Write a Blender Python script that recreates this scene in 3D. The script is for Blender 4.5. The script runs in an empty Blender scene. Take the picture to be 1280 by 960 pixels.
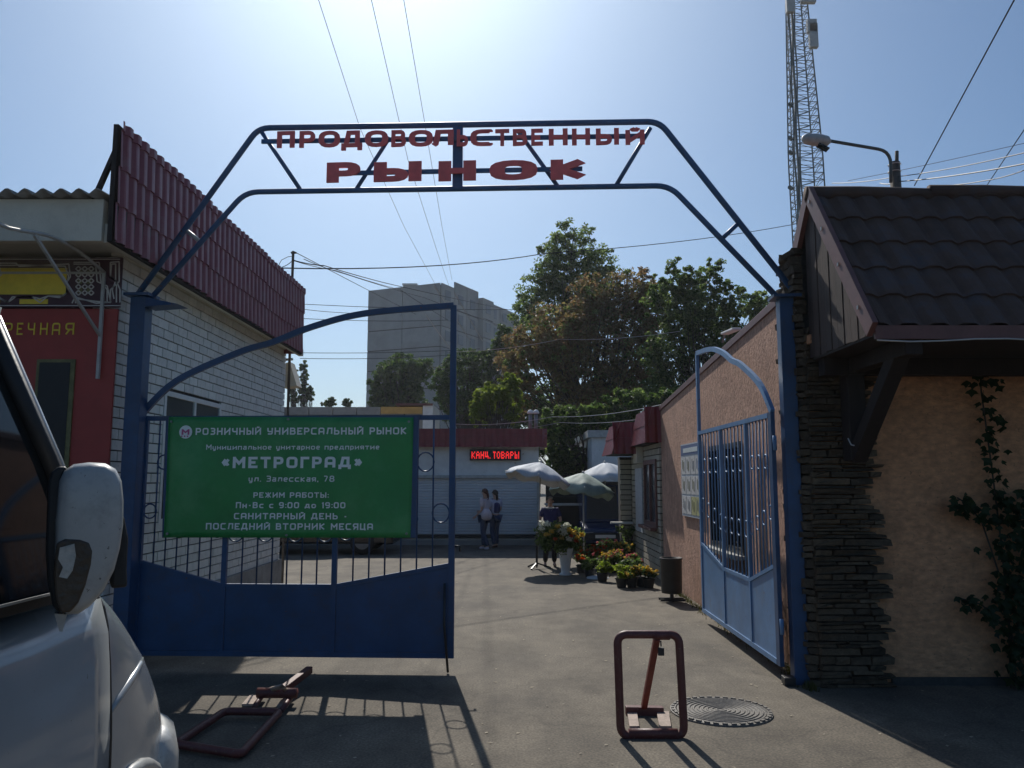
import bpy, bmesh, math, random
import numpy as np
from mathutils import Vector, Matrix
random.seed(7); rng = np.random.default_rng(7)
S = bpy.context.scene; COL = S.collection
R = math.radians
# ---------------------------------------------------------------- camera
PITCH = math.atan(0.12); cP, sP = math.cos(PITCH), math.sin(PITCH); H = 1.85
cam = bpy.data.cameras.new('camera'); camo = bpy.data.objects.new('camera', cam); COL.objects.link(camo)
cam.lens = 28.125; cam.sensor_width = 36; cam.clip_start = .05; cam.clip_end = 3000
camo.location = (0, 0, H); camo.rotation_euler = (math.pi/2 + PITCH, 0, 0); S.camera = camo
# ---------------------------------------------------------------- world, sun, exposure
SUN_EL, SUN_AZ = R(42), R(-9.5)            # azimuth measured from +Y towards +X
W = bpy.data.worlds.new('World'); S.world = W; W.use_nodes = True
nt = W.node_tree; bg = nt.nodes['Background']; sky = nt.nodes.new('ShaderNodeTexSky')
sky.sky_type = 'NISHITA'; sky.sun_disc = False; sky.sun_elevation = SUN_EL; sky.sun_rotation = SUN_AZ
sky.altitude = 0; sky.air_density = 1.0; sky.dust_density = 1.6; sky.ozone_density = 8
wb = nt.nodes.new('ShaderNodeMix'); wb.data_type = 'RGBA'; wb.blend_type = 'MULTIPLY'; wb.inputs[0].default_value = 1; wb.inputs[7].default_value = (.88, .99, .98, 1)
nt.links.new(sky.outputs[0], wb.inputs[6]); nt.links.new(wb.outputs[2], bg.inputs[0]); bg.inputs[1].default_value = 0.084
sl = bpy.data.lights.new('sun', 'SUN'); so = bpy.data.objects.new('sun', sl); COL.objects.link(so)
sl.energy = 3.8; sl.angle = R(.53); sl.color = (1, .95, .87)
sdir = Vector((math.sin(SUN_AZ)*math.cos(SUN_EL), math.cos(SUN_AZ)*math.cos(SUN_EL), math.sin(SUN_EL)))
so.rotation_euler = sdir.to_track_quat('Z', 'Y').to_euler(); so.location = (0, 0, 30)
S.view_settings.view_transform = 'Standard'; S.view_settings.look = 'None'
S.view_settings.gamma = 1; S.view_settings.exposure = 0.0
S.render.resolution_x = 1024; S.render.resolution_y = 768
S.cycles.volume_step_rate = 4; S.cycles.volume_bounces = 0

# ---------------------------------------------------------------- measuring helpers (photo pixel -> place in the world)
def ray(u, v):
    a = (u-640)/1000; b = (480-v)/1000
    return Vector((a, cP-b*sP, sP+b*cP))
CAMP = Vector((0, 0, H))
def P(u, v, Y):  r = ray(u, v); return CAMP + r*(Y/r.y)
def PX(u, v, X): r = ray(u, v); return CAMP + r*(X/r.x)
def G(u, v, z=0): r = ray(u, v); return CAMP + r*((z-H)/r.z)
class Plane:
    """vertical plane through A towards B; s along it, z up, off towards the camera side"""
    def __init__(s, A, B):
        s.A = Vector((A[0], A[1], 0)); d = Vector((B[0]-A[0], B[1]-A[1], 0)); s.L = d.length; s.d = d.normalized()
        s.n = Vector((s.d.y, -s.d.x, 0)); s.ang = math.atan2(s.d.y, s.d.x)
    def at(s, a, z, off=0): return s.A + s.d*a + Vector((0, 0, z)) + s.n*off
    def px(s, u, v, off=0):
        r = ray(u, v); A = s.A + s.n*off; t = (A-Vector((0, 0, 0))).dot(s.n)/r.dot(s.n); w = CAMP + r*t
        return (w-A).dot(s.d), w.z
# ---------------------------------------------------------------- object helpers
ORG = {}
def thing(name, label, cat, loc=(0, 0, 0), group=None, rz=0):
    o = bpy.data.objects.new(name, None); COL.objects.link(o); o.location = loc; o.rotation_euler = (0, 0, rz)
    o.empty_display_size = .2; o['label'] = label; o['category'] = cat
    if group: o['group'] = group
    ORG[o.name] = Vector(loc) if rz == 0 else Vector((0, 0, 0)); return o
def tag(o, label, cat, group=None):
    o['label'] = label; o['category'] = cat
    if group: o['group'] = group
    return o
class MB:
    def __init__(s): s.v = []; s.f = []; s.m = []; s.mi = 0
    def add(s, vs, fs):
        n = len(s.v); s.v += [tuple(x) for x in vs]; s.f += [tuple(i+n for i in f) for f in fs]; s.m += [s.mi]*len(fs); return s
    def box(s, x0, x1, y0, y1, z0, z1):
        vs = [(x, y, z) for z in (z0, z1) for y in (y0, y1) for x in (x0, x1)]
        return s.add(vs, [(0, 2, 3, 1), (4, 5, 7, 6), (0, 1, 5, 4), (2, 6, 7, 3), (0, 4, 6, 2), (1, 3, 7, 5)])
    def hexa(s, b, t):
        """b, t: four corners each, bottom and top, counter-clockwise seen from above"""
        return s.add(list(b)+list(t), [(3, 2, 1, 0), (4, 5, 6, 7), (0, 1, 5, 4), (1, 2, 6, 5), (2, 3, 7, 6), (3, 0, 4, 7)])
    def bar(s, p0, p1, w, h=None, up=(0, 0, 1)):
        h = h or w; p0 = Vector(p0); p1 = Vector(p1); d = (p1-p0).normalized(); up = Vector(up)
        if abs(d.dot(up)) > .99: up = Vector((0, 1, 0))
        a = d.cross(up).normalized()*w/2; b = a.cross(d).normalized()*h/2
        return s.hexa([p0-a-b, p0+a-b, p0+a+b, p0-a+b], [p1-a-b, p1+a-b, p1+a+b, p1-a+b])
    def tube(s, path, r, n=8, closed=False, cap=True):
        path = [Vector(p) for p in path]; m = len(path); rs = r if isinstance(r, (list, tuple)) else [r]*m
        prev = None; vs = []
        for i, p in enumerate(path):
            if closed: t = path[(i+1) % m]-path[i-1]
            else: t = path[min(i+1, m-1)]-path[max(i-1, 0)]
            t.normalize()
            if prev is None:
                a = t.cross(Vector((0, 0, 1)));
                if a.length < .01: a = t.cross(Vector((0, 1, 0)))
            else: a = prev-t*prev.dot(t)
            a.normalize(); prev = a; b = t.cross(a)
            for k in range(n):
                q = 2*math.pi*k/n; vs.append(p+(a*math.cos(q)+b*math.sin(q))*rs[i])
        fs = []
        for i in range(m if closed else m-1):
            for k in range(n):
                j = (i+1) % m; k2 = (k+1) % n; fs.append((i*n+k, j*n+k, j*n+k2, i*n+k2)[::-1])
        if cap and not closed: fs += [tuple(range(n)), tuple(range((m-1)*n, m*n))[::-1]]
        return s.add(vs, fs)
    def prism(s, pts, f0, f1):
        """outline pts (2D) extruded between mapping functions f0 and f1"""
        n = len(pts); vs = [f0(*p) for p in pts]+[f1(*p) for p in pts]
        return s.add(vs, [tuple(range(n)), tuple(range(n, 2*n))[::-1]]+[(i, i+n, (i+1) % n+n, (i+1) % n) for i in range(n)])
    def lathe(s, prof, c=(0, 0, 0), n=24):
        vs = []; 
        for r, z in prof:
            for k in range(n): q = 2*math.pi*k/n; vs.append((c[0]+r*math.cos(q), c[1]+r*math.sin(q), c[2]+z))
        fs = [(i*n+k, i*n+(k+1) % n, (i+1)*n+(k+1) % n, (i+1)*n+k) for i in range(len(prof)-1) for k in range(n)]
        return s.add(vs, fs)
    def grid(s, fn, nu, nv):
        vs = [fn(i/nu, j/nv) for j in range(nv+1) for i in range(nu+1)]; w = nu+1
        return s.add(vs, [(j*w+i, j*w+i+1, (j+1)*w+i+1, (j+1)*w+i) for j in range(nv) for i in range(nu)])
    def build(s, name, mats, parent=None, smooth=False, bevel=0, label=None, kind=None, local=False, solid=0, flatn=False):
        me = bpy.data.meshes.new(name); vs = np.array([tuple(x) for x in s.v], dtype=np.float32)
        root = parent
        if root is not None and not local: vs = vs - np.array(ORG[root.name], dtype=np.float32)
        me.from_pydata(vs.tolist(), [], s.f)
        if not isinstance(mats, (list, tuple)): mats = [mats]
        for m in mats: me.materials.append(m)
        if len(mats) > 1: me.polygons.foreach_set('material_index', s.m)
        if not flatn:
            bm = bmesh.new(); bm.from_mesh(me); bmesh.ops.recalc_face_normals(bm, faces=bm.faces); bm.to_mesh(me); bm.free()
        if smooth: me.polygons.foreach_set('use_smooth', [True]*len(me.polygons))
        o = bpy.data.objects.new(name, me); COL.objects.link(o)
        if parent is not None: o.parent = parent; ORG[o.name] = ORG[parent.name]
        else: ORG[o.name] = Vector((0, 0, 0))
        if solid:
            md = o.modifiers.new('solid', 'SOLIDIFY'); md.thickness = solid; md.offset = 0
        if bevel:
            md = o.modifiers.new('bevel', 'BEVEL'); md.width = bevel; md.segments = 2; md.limit_method = 'ANGLE'; md.angle_limit = R(35)
        if smooth:
            try: me.shade_auto_smooth if False else None
            except Exception: pass
        if label: o['label'] = label
        if kind: o['kind'] = kind
        return o
def struct(mb, name, m, **k): return mb.build(name, m, kind='structure', **k)
def inst(me, name, parent, loc, rot=None, scale=None):
    o = bpy.data.objects.new(name, me); COL.objects.link(o); o.parent = parent; o.location = Vector(loc)-ORG[parent.name]
    if rot is not None: o.rotation_euler = rot
    if scale is not None: o.scale = scale
    return o
def bevel_path(pts, r, n=5):
    """round the corners of a polyline"""
    pts = [Vector(p) for p in pts]; out = [pts[0]]
    for i in range(1, len(pts)-1):
        a = (pts[i-1]-pts[i]); b = (pts[i+1]-pts[i]); rr = min(r, a.length*.45, b.length*.45)
        p0 = pts[i]+a.normalized()*rr; p1 = pts[i]+b.normalized()*rr
        for k in range(n+1):
            t = k/n; out.append(p0*(1-t)**2+pts[i]*2*t*(1-t)+p1*t*t)
    return out+[pts[-1]]
def loop_path(pts, r, n=5):
    pts = [Vector(p) for p in pts]; m = len(pts); out = []
    for i in range(m):
        a = pts[i-1]-pts[i]; b = pts[(i+1) % m]-pts[i]
        p0 = pts[i]+a.normalized()*r; p1 = pts[i]+b.normalized()*r
        for k in range(n+1):
            t = k/n; out.append(p0*(1-t)**2+pts[i]*2*t*(1-t)+p1*t*t)
    return out
# ---------------------------------------------------------------- materials
def mat(name, col, rough=.8, var=.2, scale=6, bump=.15, bscale=60, metal=0, coat=0, rnd=0, col2=None, stretch=None, spec=.5, dist=.01, trans=0, emit=0, grime_sheen=None, gscale=1.5, gamt=.5, chips=None, cscale=28, cthr=.66):
    m = bpy.data.materials.new(name); m.use_nodes = True; t = m.node_tree; L = t.links; N = t.nodes.new
    b = t.nodes['Principled BSDF']; b.inputs['Roughness'].default_value = rough; b.inputs['Metallic'].default_value = metal
    b.inputs['Specular IOR Level'].default_value = spec; b.inputs['Coat Weight'].default_value = coat; b.inputs['Coat Roughness'].default_value = .08
    geo = N('ShaderNodeNewGeometry'); mp = N('ShaderNodeMapping'); L.new(geo.outputs['Position'], mp.inputs[0])
    if stretch: mp.inputs['Scale'].default_value = stretch
    n1 = N('ShaderNodeTexNoise'); n1.inputs['Scale'].default_value = scale; n1.inputs['Detail'].default_value = 6; n1.inputs['Roughness'].default_value = .65
    L.new(mp.outputs[0], n1.inputs[0])
    rp = N('ShaderNodeValToRGB'); rp.color_ramp.elements[0].position = .3; rp.color_ramp.elements[1].position = .7
    c2 = col2 or tuple(min(1, c*(1+var)) for c in col)
    rp.color_ramp.elements[0].color = (*[c*(1-var) for c in col], 1); rp.color_ramp.elements[1].color = (*c2, 1)
    L.new(n1.outputs[0], rp.inputs[0]); out = rp.outputs[0]
    if grime_sheen:
        n3 = N('ShaderNodeTexNoise'); n3.inputs['Scale'].default_value = gscale; n3.inputs['Detail'].default_value = 8; n3.inputs['Roughness'].default_value = .7
        L.new(geo.outputs['Position'], n3.inputs[0]); r3 = N('ShaderNodeValToRGB'); r3.color_ramp.elements[0].position = .5; r3.color_ramp.elements[1].position = .68
        r3.color_ramp.elements[1].color = (gamt,)*3+(1,); L.new(n3.outputs[0], r3.inputs[0])
        mx = N('ShaderNodeMix'); mx.data_type = 'RGBA'; L.new(r3.outputs[0], mx.inputs[0]); L.new(out, mx.inputs[6]); mx.inputs[7].default_value = (*grime_sheen, 1); out = mx.outputs[2]
    if chips:
        n4 = N('ShaderNodeTexNoise'); n4.inputs['Scale'].default_value = cscale; n4.inputs['Detail'].default_value = 4; n4.inputs['Roughness'].default_value = .75
        L.new(geo.outputs['Position'], n4.inputs[0]); r4 = N('ShaderNodeValToRGB'); r4.color_ramp.elements[0].position = cthr; r4.color_ramp.elements[1].position = cthr+.02
        L.new(n4.outputs[0], r4.inputs[0]); m4 = N('ShaderNodeMix'); m4.data_type = 'RGBA'; L.new(r4.outputs[0], m4.inputs[0]); L.new(out, m4.inputs[6]); m4.inputs[7].default_value = (*chips, 1); out = m4.outputs[2]
    if rnd:
        oi = N('ShaderNodeObjectInfo'); mr = N('ShaderNodeMapRange'); L.new(oi.outputs['Random'], mr.inputs[0]); mr.inputs[3].default_value = 1-rnd; mr.inputs[4].default_value = 1+rnd
        vm = N('ShaderNodeVectorMath'); vm.operation = 'SCALE'; L.new(out, vm.inputs[0]); L.new(mr.outputs[0], vm.inputs['Scale']); out = vm.outputs[0]
    L.new(out, b.inputs['Base Color'])
    if bump:
        n2 = N('ShaderNodeTexNoise'); n2.inputs['Scale'].default_value = bscale; n2.inputs['Detail'].default_value = 5; L.new(mp.outputs[0], n2.inputs[0])
        bp = N('ShaderNodeBump'); bp.inputs['Strength'].default_value = bump; bp.inputs['Distance'].default_value = dist; L.new(n2.outputs[0], bp.inputs['Height']); L.new(bp.outputs[0], b.inputs['Normal'])
    if emit: b.inputs['Emission Color'].default_value = (*col, 1); b.inputs['Emission Strength'].default_value = emit
    if trans: b.inputs['Transmission Weight'].default_value = trans; b.inputs['IOR'].default_value = 1.45
    return m
def leafmat(name, cols, transl=.45, rough=.55):
    m = bpy.data.materials.new(name); m.use_nodes = True; t = m.node_tree; L = t.links; N = t.nodes.new
    b = t.nodes['Principled BSDF']; b.inputs['Roughness'].default_value = rough; b.inputs['Specular IOR Level'].default_value = .3
    g = N('ShaderNodeNewGeometry'); r = N('ShaderNodeValToRGB'); e = r.color_ramp.elements
    while len(e) < len(cols): e.new(.5)
    for i, c in enumerate(cols): e[i].position = i/(len(cols)-1); e[i].color = (*c, 1)
    L.new(g.outputs['Random Per Island'], r.inputs[0]); L.new(r.outputs[0], b.inputs['Base Color'])
    tr = N('ShaderNodeBsdfTranslucent'); hs = N('ShaderNodeHueSaturation'); hs.inputs['Value'].default_value = 1.5; hs.inputs['Saturation'].default_value = 1.1
    L.new(r.outputs[0], hs.inputs['Color']); L.new(hs.outputs[0], tr.inputs[0])
    mx = N('ShaderNodeMixShader'); mx.inputs[0].default_value = transl; L.new(b.outputs[0], mx.inputs[1]); L.new(tr.outputs[0], mx.inputs[2])
    L.new(mx.outputs[0], t.nodes['Material Output'].inputs[0]); return m
M = {}
M['blue'] = mat('blue_paint', (.020, .064, .155), .42, .22, 2.5, .5, 3.5, grime_sheen=(.05, .045, .05), gamt=.35, gscale=6, chips=(.10, .05, .035), cscale=22, cthr=.665)
M['bluelight'] = mat('faded_blue_paint', (.11, .23, .42), .42, .18, 3, .4, 4, grime_sheen=(.16, .22, .30), gamt=.5, gscale=5, chips=(.16, .08, .05), cscale=22, cthr=.655)
M['brick'] = mat('white_silicate_brick', (.72, .72, .68), .85, .12, 12, .3, 90, rnd=.07, grime_sheen=(.45, .44, .41), gamt=.5, gscale=3, chips=(.35, .33, .30), cscale=30, cthr=.655)
M['mortar'] = mat('mortar', (.06, .058, .054), .95, .25, 20, .4, 80)
M['plinth'] = mat('plinth_render', (.30, .29, .27), .9, .2, 4, .4, 60, grime_sheen=(.12, .11, .1), gamt=.6)
M['maroon'] = mat('maroon_metal_tile', (.26, .07, .085), .42, .18, 4, .05, 30, grime_sheen=(.20, .15, .15), gamt=.5, gscale=4)
M['redtile'] = mat('red_metal_tile', (.24, .035, .03), .42, .2, 4, .05, 30)
M['rooftile'] = mat('dark_roof_tile', (.085, .048, .034), .85, .35, 3, .1, 40, grime_sheen=(.05, .055, .07), gamt=.7, gscale=3)
M['browntrim'] = mat('brown_trim', (.15, .06, .05), .5, .2, 6, .1, 40)
M['cream'] = mat('cream_plaster', (.64, .60, .50), .9, .1, 3, .3, 60, grime_sheen=(.30, .27, .22), gamt=.5)
M['redpanel'] = mat('red_painted_panel', (.36, .045, .036), .55, .12, 4, .08, 40)
M['yellow'] = mat('yellow_print', (.80, .62, .05), .5, .15, 5, .03, 40)
M['olive'] = mat('olive_print', (.16, .15, .06), .6, .3, 14, .03, 40)
M['ornament'] = mat('dark_ornament_print', (.06, .018, .03), .5, .2, 20, .02, 40)
M['offwhite'] = mat('off_white_print', (.6, .58, .55), .6, .1, 10, .02, 40)
M['dark'] = mat('dark_void', (.012, .012, .013), .5, .3, 4, .05, 30)
M['blackmetal'] = mat('black_metal', (.02, .021, .023), .45, .3, 10, .1, 60)
M['greymetal'] = mat('grey_metal', (.25, .25, .25), .45, .2, 8, .1, 60, metal=.4)
M['frame'] = mat('pale_metal_frame', (.42, .42, .40), .5, .2, 8, .1, 60)
M['poly'] = mat('cloudy_polycarbonate', (.5, .5, .46), .3, .15, 3, .0, 30)
M['poly'].node_tree.nodes['Principled BSDF'].inputs['Alpha'].default_value = .10
M['pink'] = mat('pink_bark_plaster', (.52, .30, .21), .92, .3, 9, 1.0, 26, stretch=(2.2, 2.2, .8), dist=.03, grime_sheen=(.26, .15, .11), gamt=.45, gscale=2, chips=(.25, .13, .09), cscale=16, cthr=.62)
M['stucco'] = mat('orange_stucco', (.60, .30, .155), .92, .30, 13, .9, 22, stretch=(.8, 1, 1.6), dist=.02, grime_sheen=(.36, .19, .10), gamt=.75, gscale=5, chips=(.33, .17, .09), cscale=20, cthr=.62)
M['stone'] = mat('slate_stone', (.088, .064, .040), .9, .45, 14, .9, 40, rnd=.45, dist=.015)
M['wood'] = mat('dark_plank', (.06, .035, .025), .7, .4, 6, .5, 30, stretch=(6, 6, .5), rnd=.3)
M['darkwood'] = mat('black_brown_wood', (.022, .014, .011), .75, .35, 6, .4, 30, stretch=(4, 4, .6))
M['barrier'] = mat('maroon_barrier_paint', (.12, .032, .030), .5, .25, 12, .2, 60, grime_sheen=(.10, .055, .035), gamt=.6, gscale=12, chips=(.17, .10, .07), cscale=40, cthr=.62)
M['barrier_red'] = mat('rust_red_barrier_paint', (.20, .035, .025), .6, .3, 12, .2, 60, grime_sheen=(.12, .05, .03), gamt=.6, gscale=12)
M['plate'] = mat('dusty_steel_plate', (.42, .33, .27), .8, .25, 20, .4, 60)
M['iron'] = mat('cast_iron', (.15, .135, .115), .55, .35, 20, .4, 80, grime_sheen=(.22, .19, .16), gamt=.6, gscale=8, chips=(.26, .22, .18), cscale=35, cthr=.6)
M['van'] = mat('white_van_paint', (.31, .335, .35), .24, .03, 2, .0, 30, coat=.7, grime_sheen=(.27, .275, .275), gamt=.4, gscale=3, chips=(.16, .15, .14), cscale=45, cthr=.69)
M['mirrorpaint'] = mat('scuffed_white_paint', (.42, .42, .40), .38, .06, 8, .05, 60, coat=.3, grime_sheen=(.25, .24, .24), gamt=.55, gscale=18, chips=(.10, .10, .10), cscale=55, cthr=.66)
M['rubber'] = mat('black_plastic', (.015, .015, .016), .55, .2, 10, .1, 80)
M['glass'] = mat('dark_vehicle_glass', (.012, .016, .018), .04, .1, 2, 0, trans=.18)
M['seat'] = mat('grey_interior', (.05, .05, .05), .8, .2, 8, .2, 60)
M['amber'] = mat('dirty_amber_lens', (.06, .042, .028), .35, .4, 18, .3, 60, grime_sheen=(.03, .02, .015), gamt=.7, gscale=12)
M['bulb'] = mat('broken_reflector', (.45, .44, .40), .3, .3, 40, .3, 60)
M['white'] = mat('white_paint', (.72, .72, .70), .6, .08, 4, .1, 50, grime_sheen=(.5, .48, .45), gamt=.4, chips=(.45, .40, .34), cscale=6, cthr=.66)
M['shutter'] = mat('white_roller_shutter', (.62, .63, .64), .5, .08, 3, .05, 50, grime_sheen=(.4, .4, .4), gamt=.4)
M['green'] = mat('green_banner_print', (.022, .26, .06), .45, .14, 2.5, .25, 5, dist=.01, coat=.15, grime_sheen=(.08, .34, .12), gamt=.7, gscale=1.6)  # lighter green clouds: sheen and fading put into the colour
M['textw'] = mat('white_print', (.84, .88, .84), .6, .05, 4, 0)
M['pinkprint'] = mat('pink_print', (.55, .12, .25), .6, .05, 4, 0)
M['archblue'] = mat('weathered_arch_blue', (.045, .115, .24), .5, .2, 5, .1, 30, chips=(.12, .07, .05), cscale=18, cthr=.64)
M['wiregrey'] = mat('thin_grey_wire', (.16, .16, .17), .6, .1, 4, 0)
M['lettr'] = mat('red_letter_paint', (.82, .15, .14), .5, .15, 8, .05, 50)
M['concrete'] = mat('grey_concrete', (.30, .29, .27), .9, .2, 3, .4, 40, grime_sheen=(.18, .17, .16), gamt=.6)
M['block'] = mat('apartment_panel', (.34, .345, .34), .9, .12, .5, .3, 10, rnd=.05, grime_sheen=(.28, .26, .24), gamt=.5, gscale=.12)
M['joint'] = mat('dark_joint', (.12, .11, .10), .9, .2, 2, 0)
M['winblock'] = mat('apartment_window', (.15, .16, .17), .3, .2, .5, 0)
M['winfar'] = mat('far_window_glass', (.07, .08, .09), .15, .3, .5, 0)
M['orange'] = mat('orange_board', (.55, .33, .10), .8, .15, 3, .1, 40)
M['bark'] = mat('bark', (.055, .045, .035), .9, .4, 8, .8, 30)
M['barkpale'] = mat('pale_bark', (.16, .14, .11), .9, .4, 8, .8, 30)
M['leafgreen'] = leafmat('green_leaves', [(.05, .08, .025), (.10, .15, .045), (.21, .26, .09)], .62)
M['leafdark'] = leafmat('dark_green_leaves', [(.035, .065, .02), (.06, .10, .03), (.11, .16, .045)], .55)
M['leafbrown'] = leafmat('browning_leaves', [(.12, .07, .04), (.17, .11, .055), (.11, .12, .045), (.26, .19, .09)], .58)
M['leafbright'] = leafmat('yellow_green_leaves', [(.09, .13, .02), (.16, .21, .035), (.22, .26, .06)], .6)
M['leafivy'] = leafmat('ivy_leaves', [(.008, .020, .006), (.014, .034, .010), (.03, .05, .015)], .3)
M['pole'] = mat('weathered_pole', (.10, .085, .07), .85, .3, 8, .4, 40)
M['wire'] = mat('black_wire', (.02, .02, .022), .6, .1, 4, 0)
M['wirelight'] = mat('pale_and_sunlit_wire', (.55, .52, .48), .35, .1, 4, 0, metal=.6)  # pale cables, and wire parts with sunlight put into the colour
M['tower'] = mat('galvanised_tower', (.07, .09, .09), .5, .25, 4, 0)
M['umb'] = mat('pale_umbrella_cloth', (.50, .54, .58), .7, .12, 5, .3, 20)
M['umbgreen'] = mat('faded_green_umbrella_cloth', (.26, .34, .30), .7, .3, 4, .3, 20)
M['skin'] = mat('skin', (.55, .33, .24), .55, .1, 10, .05, 80)
M['hairgrey'] = mat('grey_hair', (.32, .30, .28), .8, .2, 60, .3, 200)
M['hairdark'] = mat('dark_hair', (.03, .018, .012), .6, .3, 60, .3, 200)
M['hairbrown'] = mat('auburn_hair', (.09, .03, .016), .6, .3, 60, .3, 200)
M['shirt'] = mat('navy_shirt', (.035, .035, .13), .85, .2, 20, .3, 100)
M['collar'] = mat('lilac_white_cloth', (.55, .52, .62), .85, .1, 20, .2, 100)
M['pinktop'] = mat('pale_pink_cloth', (.60, .50, .52), .85, .15, 20, .2, 100)
M['jeans'] = mat('blue_jeans', (.04, .06, .12), .85, .25, 30, .2, 100)
M['darktrousers'] = mat('dark_trousers', (.015, .015, .02), .85, .25, 30, .2, 100)
M['bluevan'] = mat('dark_blue_car_paint', (.015, .03, .085), .25, .1, 3, 0, coat=.5)
M['darkcar'] = mat('black_car_paint', (.015, .015, .018), .25, .1, 3, 0, coat=.5)
M['led'] = mat('red_led', (1, .03, .03), .5, 0, 4, 0, emit=1.1)
M['soil'] = mat('pot_soil', (.04, .03, .02), .95, .3, 40, .5, 100)
M['flred'] = leafmat('red_orange_petals', [(.45, .05, .02), (.55, .12, .03), (.35, .03, .03)], .4)
M['flyellow'] = leafmat('yellow_petals', [(.55, .38, .06), (.6, .45, .12), (.5, .3, .05)], .4)
M['flwhite'] = leafmat('white_petals', [(.6, .6, .52), (.7, .7, .6), (.55, .55, .45)], .4)
M['flpink'] = leafmat('pink_petals', [(.45, .12, .14), (.55, .2, .2), (.4, .1, .1)], .4)
M['poster'] = mat('pale_poster_print', (.50, .52, .54), .6, .15, 14, 0)
M['postblue'] = mat('blue_grey_print', (.10, .14, .26), .6, .1, 10, 0)
M['postyellow'] = mat('pale_yellow_print', (.45, .43, .20), .6, .1, 10, 0)
M['brick2'] = mat('cream_brick', (.42, .38, .30), .85, .15, 12, .3, 90, rnd=.12, grime_sheen=(.25, .22, .18), gamt=.5, gscale=3)
M['debris'] = mat('pale_litter', (.35, .30, .22), .9, .4, 10, 0)
M['weed'] = leafmat('dry_weeds', [(.05, .05, .02), (.10, .09, .03), (.04, .06, .015)], .3)

def asphalt():
    m = mat('dusty_asphalt', (.142, .120, .092), .88, .24, 1.6, .5, 150, col2=(.185, .160, .124), grime_sheen=(.088, .076, .062), gamt=.8, gscale=.55, dist=.006)
    t = m.node_tree; L = t.links; N = t.nodes.new; b = t.nodes['Principled BSDF']
    src = b.inputs['Base Color'].links[0].from_socket
    g = N('ShaderNodeNewGeometry'); vo = N('ShaderNodeTexVoronoi'); vo.feature = 'DISTANCE_TO_EDGE'; vo.inputs['Scale'].default_value = .42
    wn = N('ShaderNodeTexNoise'); wn.inputs['Scale'].default_value = 2.2; wn.inputs['Detail'].default_value = 5
    ad = N('ShaderNodeVectorMath'); ad.operation = 'MULTIPLY_ADD'; L.new(g.outputs['Position'], wn.inputs[0]); L.new(wn.outputs['Color'], ad.inputs[0]); ad.inputs[1].default_value = (.7, .7, 0); L.new(g.outputs['Position'], ad.inputs[2])
    L.new(ad.outputs[0], vo.inputs['Vector'])
    rp = N('ShaderNodeValToRGB'); rp.color_ramp.elements[0].position = 0; rp.color_ramp.elements[0].color = (.55,)*3+(1,); rp.color_ramp.elements[1].position = .008; rp.color_ramp.elements[1].color = (1,)*3+(1,)
    L.new(vo.outputs['Distance'], rp.inputs[0])
    mx = N('ShaderNodeMix'); mx.data_type = 'RGBA'; mx.blend_type = 'MULTIPLY'; mx.inputs[0].default_value = .55; L.new(src, mx.inputs[6]); L.new(rp.outputs[0], mx.inputs[7])
    sp = N('ShaderNodeTexNoise'); sp.inputs['Scale'].default_value = 55; sp.inputs['Detail'].default_value = 3; L.new(g.outputs['Position'], sp.inputs[0])
    r2 = N('ShaderNodeValToRGB'); r2.color_ramp.elements[0].position = .38; r2.color_ramp.elements[0].color = (.72,)*3+(1,); r2.color_ramp.elements[1].position = .66; r2.color_ramp.elements[1].color = (1.35, 1.33, 1.28, 1); L.new(sp.outputs[0], r2.inputs[0])
    m2 = N('ShaderNodeMix'); m2.data_type = 'RGBA'; m2.blend_type = 'MULTIPLY'; m2.inputs[0].default_value = 1; L.new(mx.outputs[2], m2.inputs[6]); L.new(r2.outputs[0], m2.inputs[7])
    pn = N('ShaderNodeTexNoise'); pn.inputs['Scale'].default_value = .9; pn.inputs['Detail'].default_value = 9; pn.inputs['Roughness'].default_value = .72; pm = N('ShaderNodeMapping'); pm.inputs['Scale'].default_value = (1.6, .7, 1); L.new(g.outputs['Position'], pm.inputs[0]); L.new(pm.outputs[0], pn.inputs[0])
    pr_ = N('ShaderNodeValToRGB'); pr_.color_ramp.elements[0].position = .40; pr_.color_ramp.elements[0].color = (.74, .73, .72, 1); pr_.color_ramp.elements[1].position = .58; pr_.color_ramp.elements[1].color = (1.08, 1.07, 1.05, 1); L.new(pn.outputs[0], pr_.inputs[0])
    m3 = N('ShaderNodeMix'); m3.data_type = 'RGBA'; m3.blend_type = 'MULTIPLY'; m3.inputs[0].default_value = 1; L.new(m2.outputs[2], m3.inputs[6]); L.new(pr_.outputs[0], m3.inputs[7])
    oil = N('ShaderNodeTexVoronoi'); oil.inputs['Scale'].default_value = .75; L.new(ad.outputs[0], oil.inputs['Vector']); ro = N('ShaderNodeValToRGB'); ro.color_ramp.elements[0].position = .05; ro.color_ramp.elements[0].color = (.66, .65, .64, 1); ro.color_ramp.elements[1].position = .16; ro.color_ramp.elements[1].color = (1, 1, 1, 1); L.new(oil.outputs['Distance'], ro.inputs[0])
    m5 = N('ShaderNodeMix'); m5.data_type = 'RGBA'; m5.blend_type = 'MULTIPLY'; m5.inputs[0].default_value = .8; L.new(m3.outputs[2], m5.inputs[6]); L.new(ro.outputs[0], m5.inputs[7])
    L.new(m5.outputs[2], b.inputs['Base Color']); return m
M['asphalt'] = asphalt()

# ---------------------------------------------------------------- glyphs
FC = {}
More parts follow.
